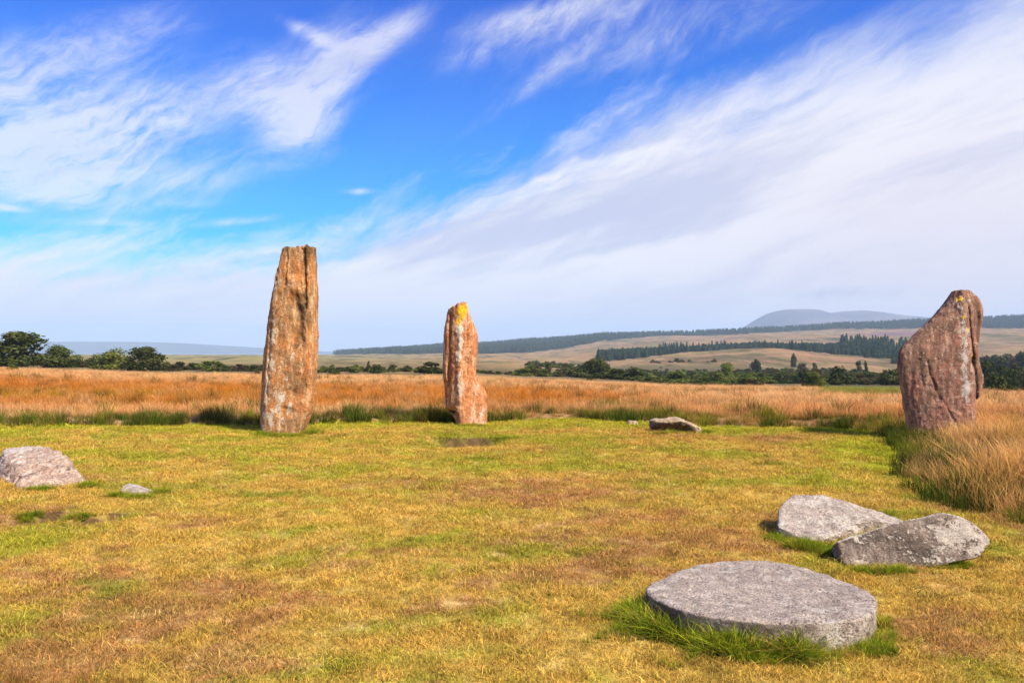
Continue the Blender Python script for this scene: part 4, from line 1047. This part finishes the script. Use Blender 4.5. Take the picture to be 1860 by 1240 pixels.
# rusty stalks in the near left corner
k = 200
x = RNG.uniform(-3.4, -1.9, k); y = RNG.uniform(3.2, 4.15, k) + 0.35 * np.clip(-x - 2.5, 0, 1)
sc = RNG.uniform(0.18, 0.42, k)
tc = np.array([0.30, 0.15, 0.05])[None] * RNG.uniform(0.5, 1.4, (k, 1)) * (1 + RNG.uniform(-0.2, 0.2, (k, 3)))
scatter('rusty_grass', np.stack([x, y, height(x, y)], 1), spin(k, 0.12), np.stack([sc, sc, sc], 1), tc, moor_p)

# ------------------------------------------------------------------ trees and bushes
def mat_leaf(name, a, b, c):
    m, N = new_mat(name)
    q = attr(N, 'rr').outputs[2]; oi = N.n('ShaderNodeObjectInfo').outputs['Random']
    cc = N.mix(N.ss(q, 0.15, 0.75), a, b); cc = N.mix(N.ss(q, 0.86, 0.94), cc, c)
    k = N.lin(oi, 0, 1, 0.75, 1.3)
    cc = N.mix(1.0, cc, N.n('ShaderNodeCombineXYZ', None, X=k, Y=k, Z=k).outputs[0], 'MULTIPLY')
    d = N.n('ShaderNodeBsdfDiffuse', None, Color=cc); tr = N.n('ShaderNodeBsdfTranslucent', None, Color=cc)
    finish(N, N.n('ShaderNodeMixShader', None, i0=0.25, i1=d.outputs[0], i2=tr.outputs[0]).outputs[0])
    return m
def mat_bark():
    m, N = new_mat('bark')
    p = N.n('ShaderNodeTexCoord').outputs['Object']
    n = N.noise(N.n('ShaderNodeMapping', None, Vector=p, Scale=(12, 12, 3)).outputs[0], 1, 5, 0.6)
    finish(N, principled(N, N.mix(n, (0.05, 0.04, 0.03), (0.14, 0.11, 0.085)), 0.95, 0.1))
    return m
M_BARK = mat_bark()
LEAF = {'dark': mat_leaf('dark_leaf', (0.034, 0.046, 0.014), (0.082, 0.090, 0.024), (0.17, 0.15, 0.04)),
        'mid': mat_leaf('green_leaf', (0.058, 0.082, 0.017), (0.128, 0.148, 0.030), (0.22, 0.21, 0.05)),
        'light': mat_leaf('pale_leaf', (0.088, 0.120, 0.023), (0.175, 0.190, 0.040), (0.27, 0.26, 0.07)),
        'brown': mat_leaf('brown_leaf', (0.055, 0.045, 0.020), (0.105, 0.078, 0.034), (0.16, 0.13, 0.045))}
def crown_mesh(seed, n=1500, flat=1.0, leaf=0.055, lobes=14):
    """unit crown: width about 1, height 1 from the ground; small leafy faces in uneven lobes, denser at their skins"""
    r = np.random.default_rng(seed); V, Fc, Q = [], [], []
    Ls = []
    for i in range(lobes):
        a = r.uniform(0, 6.283); rad = 0.36 * math.sqrt(r.uniform()); z = 0.10 + 0.66 * r.uniform() ** 0.9
        k = 1 - 0.75 * max(z - 0.36, 0) / 0.5
        if i < lobes // 3: z = r.uniform(0.08, 0.2); k = 1
        Ls.append((rad * math.cos(a) * k, rad * math.sin(a) * k, z, r.uniform(0.13, 0.25), r.uniform(0, 0.35)))
    for i in range(n):
        L = Ls[r.integers(len(Ls))]
        d = r.normal(size=3); d /= np.linalg.norm(d)
        rr = L[3] * (r.uniform(0.45, 1.0) ** 0.5) * (1 + 0.18 * r.normal())
        c = np.array(L[:3]) + d * rr * np.array([1, 1, 0.85])
        if c[2] < 0.02: c[2] = r.uniform(0.02, 0.2)
        nrm = d + r.normal(size=3) * 0.6; nrm /= np.linalg.norm(nrm)
        t = np.cross(nrm, r.normal(size=3)); t /= np.linalg.norm(t); b = np.cross(nrm, t)
        s = leaf * r.uniform(0.5, 1.2); b0 = len(V)
        V += [c - t * s - b * s * 0.4, c + b * s * 0.75 - t * 0.2 * s, c + t * s + b * 0.2 * s, c - b * s * 0.7 + t * 0.25 * s]
        Fc.append((b0, b0 + 1, b0 + 2, b0 + 3)); q = np.clip(L[4] + r.uniform(0, 0.66), 0, 1); Q += [q] * 4
    return np.array(V), np.array(Fc), np.array(Q)
def trunk_mesh(seed, stems=4):
    r = np.random.default_rng(seed); V, Fc = [], []
    def tube(a, b, r0, r1, m=6):
        a, b = np.array(a), np.array(b); ax = b - a; ax = ax / np.linalg.norm(ax)
        t = np.cross(ax, (0.3, 0.9, 0.2)); t /= np.linalg.norm(t); u = np.cross(ax, t); b0 = len(V)
        for p, q in ((a, r0), ((a + b) / 2 + r.normal(0, 0.012, 3), (r0 + r1) / 2), (b, r1)):
            for i in range(m):
                w = 6.283 * i / m; V.append(p + (t * math.cos(w) + u * math.sin(w)) * q)
        for s in range(2):
            for i in range(m):
                Fc.append((b0 + s * m + i, b0 + s * m + (i + 1) % m, b0 + (s + 1) * m + (i + 1) % m, b0 + (s + 1) * m + i))
    fork = np.array([r.normal(0, 0.02), r.normal(0, 0.02), 0.22])
    tube((0, 0, -0.06), fork, 0.035, 0.028)
    for i in range(stems):
        a = r.uniform(0, 6.283); e = np.array([0.24 * math.cos(a), 0.24 * math.sin(a), r.uniform(0.48, 0.8)])
        tube(fork, e, 0.022, 0.007)
        e2 = e * [1.4, 1.4, 1.05]; tube((fork + e) / 2, e2 + r.normal(0, 0.06, 3), 0.011, 0.004, 5)
    return np.array(V), np.array(Fc)
CROWN = {}
def crown_data(kind, var, big=False):
    key = (kind, var, big)
    if key not in CROWN:
        v, f, q = crown_mesh(100 + var * 7 + (50 if big else 0), 5200 if big else 1700, 1.0, 0.032 if big else 0.048, 22 if big else 13)
        o = mesh_obj('crown', v, f, LEAF[kind], None, False, rr=q); me = o.data
        bpy.data.objects.remove(o); CROWN[key] = me
    return CROWN[key]
TRUNK = []
for s in range(3):
    v, f = trunk_mesh(300 + s); o = mesh_obj('trunk', v, f, M_BARK); TRUNK.append(o.data); bpy.data.objects.remove(o)
def plant(name, px, ytop, width, D, kind, label, cat, group=None, big=False, var=None, ybase=None, squash=None):
    x = (px - CX) / F * D
    z = height([x], [D])[0]
    h = max(EYE - (ytop - HY) * D / F - z, 0.6)
    w = width / F * D
    root = bpy.data.objects.new(name, None); COL.objects.link(root)
    root.empty_display_size = 0.5
    root.location = (x, D, z)
    tag(root, label, cat, group)
    var = RNG.integers(0, 4) if var is None else var
    rz = RNG.uniform(0, 6.283)
    c = bpy.data.objects.new('crown', crown_data(kind, int(var), big)); COL.objects.link(c); c.parent = root
    k = 1.22
    c.scale = (w * k, w * k, h * 1.08); c.rotation_euler = (0, 0, rz)
    t = bpy.data.objects.new('trunk', TRUNK[int(var) % 3]); COL.objects.link(t); t.parent = root
    t.scale = (min(w, h * 1.2), min(w, h * 1.2), h); t.rotation_euler = (0, 0, rz)
    return root

T = 'tree'; B_ = 'bush'
PL = [  # px, ytop, width, distance, leaf, name, label
 (36, 599, 112, 112, 'dark', 'broad_tree', 'big dark rounded tree, tallest of the row at the far left', True),
 (112, 627, 56, 118, 'mid', 'broad_tree', 'dusky green tree touching the right side of the big dark rounded tree', True),
 (204, 632, 62, 122, 'light', 'broad_tree', 'pale green bushy tree, left one of the close pair left of the tallest stone', True),
 (264, 627, 72, 122, 'dark', 'broad_tree', 'dark green domed tree, right one of the close pair left of the tallest stone', True),
 (378, 650, 46, 132, 'mid', 'round_bush', 'rounded bush with a pale top between the paired trees and the tallest stone', False),
 (21, 649, 18, 62, 'mid', 'sapling', 'thin sapling standing alone in the moor grass before the big dark tree', False),
 (466, 681, 20, 72, 'brown', 'small_bush', 'low brown bush in the moor grass touching the left edge of the tallest stone', False),
 (606, 666, 24, 96, 'dark', 'small_bush', 'small round bush in front of the hedge just right of the tallest stone', False),
 (687, 657, 22, 128, 'dark', 'round_bush', 'dark round bush midway between the tallest and the shortest stone', False),
 (783, 656, 42, 128, 'dark', 'round_bush', 'wide dark bush close to the left side of the shortest stone', False),
 (669, 655, 8, 190, 'dark', 'round_bush', 'tiny lone tree above the hedge between the tallest and shortest stones', False),
 (995, 655, 14, 210, 'dark', 'round_bush', 'small lone round bush in the pale field right of the shortest stone', False),
 (950, 667, 36, 135, 'mid', 'round_bush', 'bright green bush in the hedge right of the shortest stone', False),
 (1075, 651, 64, 150, 'dark', 'broad_tree', 'largest dark spreading tree in the middle of the valley', True),
 (1073, 681, 22, 82, 'dark', 'small_bush', 'small dark bush on the field edge before the largest spreading tree', False),
 (1153, 666, 56, 140, 'dark', 'round_bush', 'dark wide bush right of the largest spreading tree', False),
 (1228, 672, 50, 135, 'light', 'round_bush', 'pale green low bush in the valley right of the dark wide bush', False),
 (1319, 656, 34, 170, 'light', 'broad_tree', 'tall pale green tree rising from the valley bushes', True),
 (1374, 650, 20, 330, 'dark', 'round_bush', 'dark round tree alone on the slope of the brown hill', False),
 (1441, 639, 11, 480, 'dark', 'round_bush', 'small dark tree high on the brown hill near its crest', False),
 (1458, 654, 20, 330, 'brown', 'round_bush', 'low brownish bush on the brown hill, below the small dark tree', False),
 (1479, 652, 10, 360, 'dark', 'round_bush', 'tiny dark bush on the brown hill right of the low brownish bush', False),
 (1559, 654, 15, 330, 'dark', 'round_bush', 'dark bush on the right flank of the brown hill, left of two', False),
 (1573, 655, 12, 330, 'dark', 'round_bush', 'dark bush on the right flank of the brown hill, right of two', False),
 (1479, 673, 36, 100, 'light', 'broad_tree', 'pale olive tree standing forward of the valley bushes near the bracken strip', True),
 (1525, 664, 46, 140, 'dark', 'round_bush', 'dark green bush right behind the pale olive tree', False),
 (1618, 663, 36, 140, 'dark', 'round_bush', 'dark bush close to the left side of the broad standing stone', False),
 (1808, 668, 30, 90, 'dark', 'round_bush', 'dark bush at the field edge just right of the broad standing stone', False),
 (1835, 690, 14, 80, 'dark', 'small_bush', 'small dark bush at the field edge near the right border', False),
]
for px, yt, w, D, kind, nm, lab, big in PL:
    plant(nm, px, yt, w, D, kind, lab, 'tree' if 'tree' in nm or nm == 'sapling' else 'bush', None, big)
# the hedges and scrub that fill in between: many alike bushes
ORD = ('first second third fourth fifth sixth seventh eighth ninth tenth eleventh twelfth thirteenth fourteenth fifteenth sixteenth seventeenth eighteenth nineteenth twentieth '
       'twenty-first twenty-second twenty-third twenty-fourth twenty-fifth twenty-sixth twenty-seventh twenty-eighth').split()
def belt(x0, x1, n, y0, y1, w0, w1, D0, D1, kinds, label, group):
    xs = np.sort(np.linspace(x0, x1, n) + RNG.uniform(-0.5, 0.5, n) * (x1 - x0) / max(n - 1, 1))
    for i in range(n):
        k = kinds[RNG.integers(len(kinds))]
        word = {'dark': 'dark', 'mid': 'green', 'light': 'pale green', 'brown': 'brownish'}[k]
        plant('hedge_bush', xs[i], RNG.uniform(y0, y1), RNG.uniform(w0, w1), RNG.uniform(D0, D1), k, word + ' bush, ' + ORD[i] + ' from the left ' + label, 'bush', group)
belt(-60, 20, 4, 640, 655, 30, 50, 122, 132, ['dark'], 'behind the big dark tree', 'bushes at the far left')
belt(100, 172, 5, 645, 656, 22, 40, 126, 136, ['dark', 'brown'], 'in the gap left of the paired trees', 'bushes left of the paired trees')
belt(300, 356, 6, 655, 662, 16, 28, 128, 140, ['brown', 'dark', 'mid'], 'in the scrub right of the paired trees', 'scrub right of the paired trees')
belt(398, 478, 7, 656, 663, 18, 30, 130, 142, ['brown', 'brown', 'dark'], 'in the hedge left of the tallest stone', 'hedge left of the tallest stone')
belt(572, 802, 17, 660, 668, 16, 30, 128, 150, ['mid', 'dark', 'mid', 'light'], 'in the hedge between tallest and shortest stones', 'hedge between the tallest and the shortest stone')
belt(866, 985, 9, 669, 676, 15, 26, 132, 150, ['brown', 'mid', 'dark'], 'in the thin hedge right of the shortest stone', 'hedge right of the shortest stone')
belt(985, 1045, 6, 668, 678, 18, 28, 140, 160, ['brown', 'brown', 'mid'], 'in the scrub left of the largest spreading tree', 'scrub left of the largest spreading tree')
belt(1050, 1130, 6, 658, 674, 24, 36, 140, 160, ['dark'], 'of those crowding round the largest spreading tree', 'bushes round the largest spreading tree')
belt(1130, 1370, 26, 671, 688, 18, 36, 135, 190, ['mid', 'light', 'dark', 'brown', 'mid'], 'in the valley belt below the brown hill', 'valley bushes below the brown hill')
belt(1160, 1380, 12, 684, 691, 14, 26, 112, 132, ['mid', 'brown', 'dark'], 'along the near side of the valley belt', 'low bushes on the near side of the valley')
belt(1370, 1635, 26, 664, 686, 20, 38, 135, 190, ['dark', 'brown', 'dark', 'mid'], 'in the valley belt nearing the broad stone', 'valley bushes left of the broad standing stone')
belt(1765, 1900, 20, 650, 684, 24, 44, 130, 200, ['dark', 'dark', 'brown', 'mid'], 'in the thicket right of the broad stone', 'bushes right of the broad standing stone')
belt(1780, 1900, 10, 683, 694, 18, 30, 95, 125, ['dark', 'brown'], 'along the field edge right of the broad stone', 'field edge bushes on the right')

belt(1770, 1900, 14, 636, 652, 22, 40, 300, 420, ['dark', 'dark', 'brown'], 'on the far slope behind the broad stone', 'bushes on the far slope at right')
# ------------------------------------------------------------------ conifers
def conifer_mesh(seed, tiers=9, arms=8):
    r = np.random.default_rng(seed); V, Fc, Q = [], [], []
    for k in range(tiers):
        z = 0.10 + 0.86 * k / tiers; rad = 0.19 * (1 - k / tiers) ** 0.85 + 0.012
        for i in range(arms):
            a = 6.283 * (i + r.uniform(0, 0.8)) / arms; rr = rad * r.uniform(0.7, 1.2); w = 0.55 * rad + 0.015; b0 = len(V)
            c, s = math.cos(a), math.sin(a)
            V += [(0, 0, z + 0.10), (c * rr * 0.6 - s * w, s * rr * 0.6 + c * w, z + 0.02), (c * rr, s * rr, z - 0.03), (c * rr * 0.6 + s * w, s * rr * 0.6 - c * w, z + 0.02)]
            Fc.append((b0, b0 + 1, b0 + 2, b0 + 3)); Q += [r.uniform()] * 4
    return np.array(V), np.array(Fc), np.array(Q)
M_CONIFER = mat_leaf('conifer_needle', (0.024, 0.042, 0.024), (0.050, 0.074, 0.038), (0.075, 0.100, 0.045))
CON, CTR = [], None
for s in range(4):
    v, f, q = conifer_mesh(500 + s); o = mesh_obj('crown', v, f, M_CONIFER, None, False, rr=q); CON.append(o.data); bpy.data.objects.remove(o)
bm = bmesh.new(); bmesh.ops.create_cone(bm, cap_ends=True, segments=6, radius1=0.022, radius2=0.004, depth=1.0)
bmesh.ops.translate(bm, verts=bm.verts[:], vec=(0, 0, 0.45)); CTR = bpy.data.meshes.new('trunk'); bm.to_mesh(CTR); bm.free(); CTR.materials.append(M_BARK)
def conifer(px, D, hpx, label, group):
    x = (px - CX) / F * D; z = height([x], [D])[0]; h = hpx * D / F
    root = bpy.data.objects.new('conifer', None); COL.objects.link(root); root.location = (x, D, z); root.rotation_euler = (0, 0, RNG.uniform(0, 6.28))
    tag(root, label, 'tree', group)
    for nm, me in (('crown', CON[RNG.integers(4)]), ('trunk', CTR)):
        c = bpy.data.objects.new(nm, me); COL.objects.link(c); c.parent = root
        wv = RNG.uniform(0.95, 1.35) if nm == 'crown' else 1
        c.scale = (h * wv, h * wv, h)
n_con = 0
def wood(x0, x1, n, D0, D1, h0, h1, label, group, slope=0.0):
    for i in range(n):
        t = RNG.uniform(); px = x0 + (x1 - x0) * t
        conifer(px, RNG.uniform(D0, D1) + slope * (t - 0.5), RNG.uniform(h0, h1), label, group)
wood(1196, 1318, 70, 880, 1000, 15, 25, 'dark spiky conifer in the small wood on the left shoulder of the brown hill', 'conifers in the small wood')
wood(1320, 1530, 80, 850, 1000, 9, 18, 'dark conifer in the thin belt behind the crest of the brown hill', 'conifers in the belt behind the hill crest', -80)
wood(1525, 1648, 110, 720, 930, 20, 36, 'tall dark conifer in the wood left of the broad standing stone', 'conifers in the wood left of the broad stone', -60)
# low rank of the same plantation and the forest along the skyline: far masses, one object each
def forest(name, pts2, h0, h1, seed):
    z = height(pts2[:, 0], pts2[:, 1]); n = len(pts2)
    h = RNG.uniform(h0, h1, n); w = h * RNG.uniform(1.1, 1.7, n)
    pr = []
    for me in CON:
        o = bpy.data.objects.new('conifer_shape', me); pr.append(o)
    scatter(name, np.stack([pts2[:, 0], pts2[:, 1], z - 0.5], 1), np.stack([np.zeros(n), np.zeros(n), RNG.uniform(0, 6.28, n)], 1), np.stack([w, w, h], 1), np.ones((n, 3)), pr)
k = 30000
Dd = RNG.uniform(1560, 2950, k); px = RNG.uniform(560, 2250, k)
p = np.stack([(px - CX) / F * Dd, Dd], 1)
p = p[RNG.uniform(0, 1, k) < wood_mask(p[:, 0], p[:, 1]) * (0.75 + 0.25 * sst(fbm2(p[:, 0] * 0.01, p[:, 1] * 0.01, 2, z=91), -0.2, 0.1))]
forest('forest', p, 11, 19, 1)
# young plantation belt: from (1090,650) up to (1310,640) and along the back of the hill to the right
q = []
for i in range(3600):
    t = RNG.uniform()
    px = 1085 + 570 * t; D = np.interp(px, [1085, 1200, 1320, 1450, 1560, 1650], [800, 890, 950, 890, 820, 690]) + RNG.normal(0, 62)
    q.append(((px - CX) / F * D, D))
forest('young_plantation', np.array(q), 6.0, 11.0, 2)

# thin scatter of shrubs far off on the moor slopes
shr = []
for i in range(5200):
    D = 190 * (900 / 190) ** RNG.uniform(); px = RNG.uniform(960, 1930); shr.append(((px - CX) / F * D, D))
shr = np.array(shr); pxs = CX + F * shr[:, 0] / shr[:, 1]
nsh = fbm2(shr[:, 0] * 0.010, shr[:, 1] * 0.010, 4, 0.6, 95)
dens = np.where(pxs > 1760, 0.12 - 0.30 * sst(shr[:, 1], 560, 700), np.where(shr[:, 1] < 400, 0.10, -0.12 - 0.15 * sst(shr[:, 1], 500, 700)))
shr = shr[nsh + dens > 0.10]
o = []
for var in range(3):
    o.append(bpy.data.objects.new('shrub_shape', crown_data(('dark', 'mid', 'brown')[var], var)))
n = len(shr); hh = RNG.uniform(0.9, 2.8, n)
scatter('moor_scrub', np.stack([shr[:, 0], shr[:, 1], height(shr[:, 0], shr[:, 1])], 1), spin(n, 0), np.stack([hh * 1.8, hh * 1.8, hh], 1), np.ones((n, 3)), o)

# ------------------------------------------------------------------ render settings
SC.render.engine = 'CYCLES'
SC.cycles.max_bounces = 6
SC.cycles.diffuse_bounces = 3
SC.cycles.glossy_bounces = 2
SC.cycles.transmission_bounces = 3
SC.cycles.volume_bounces = 1
SC.cycles.transparent_max_bounces = 8
SC.cycles.use_denoising = True
SC.cycles.sample_clamp_indirect = 6.0
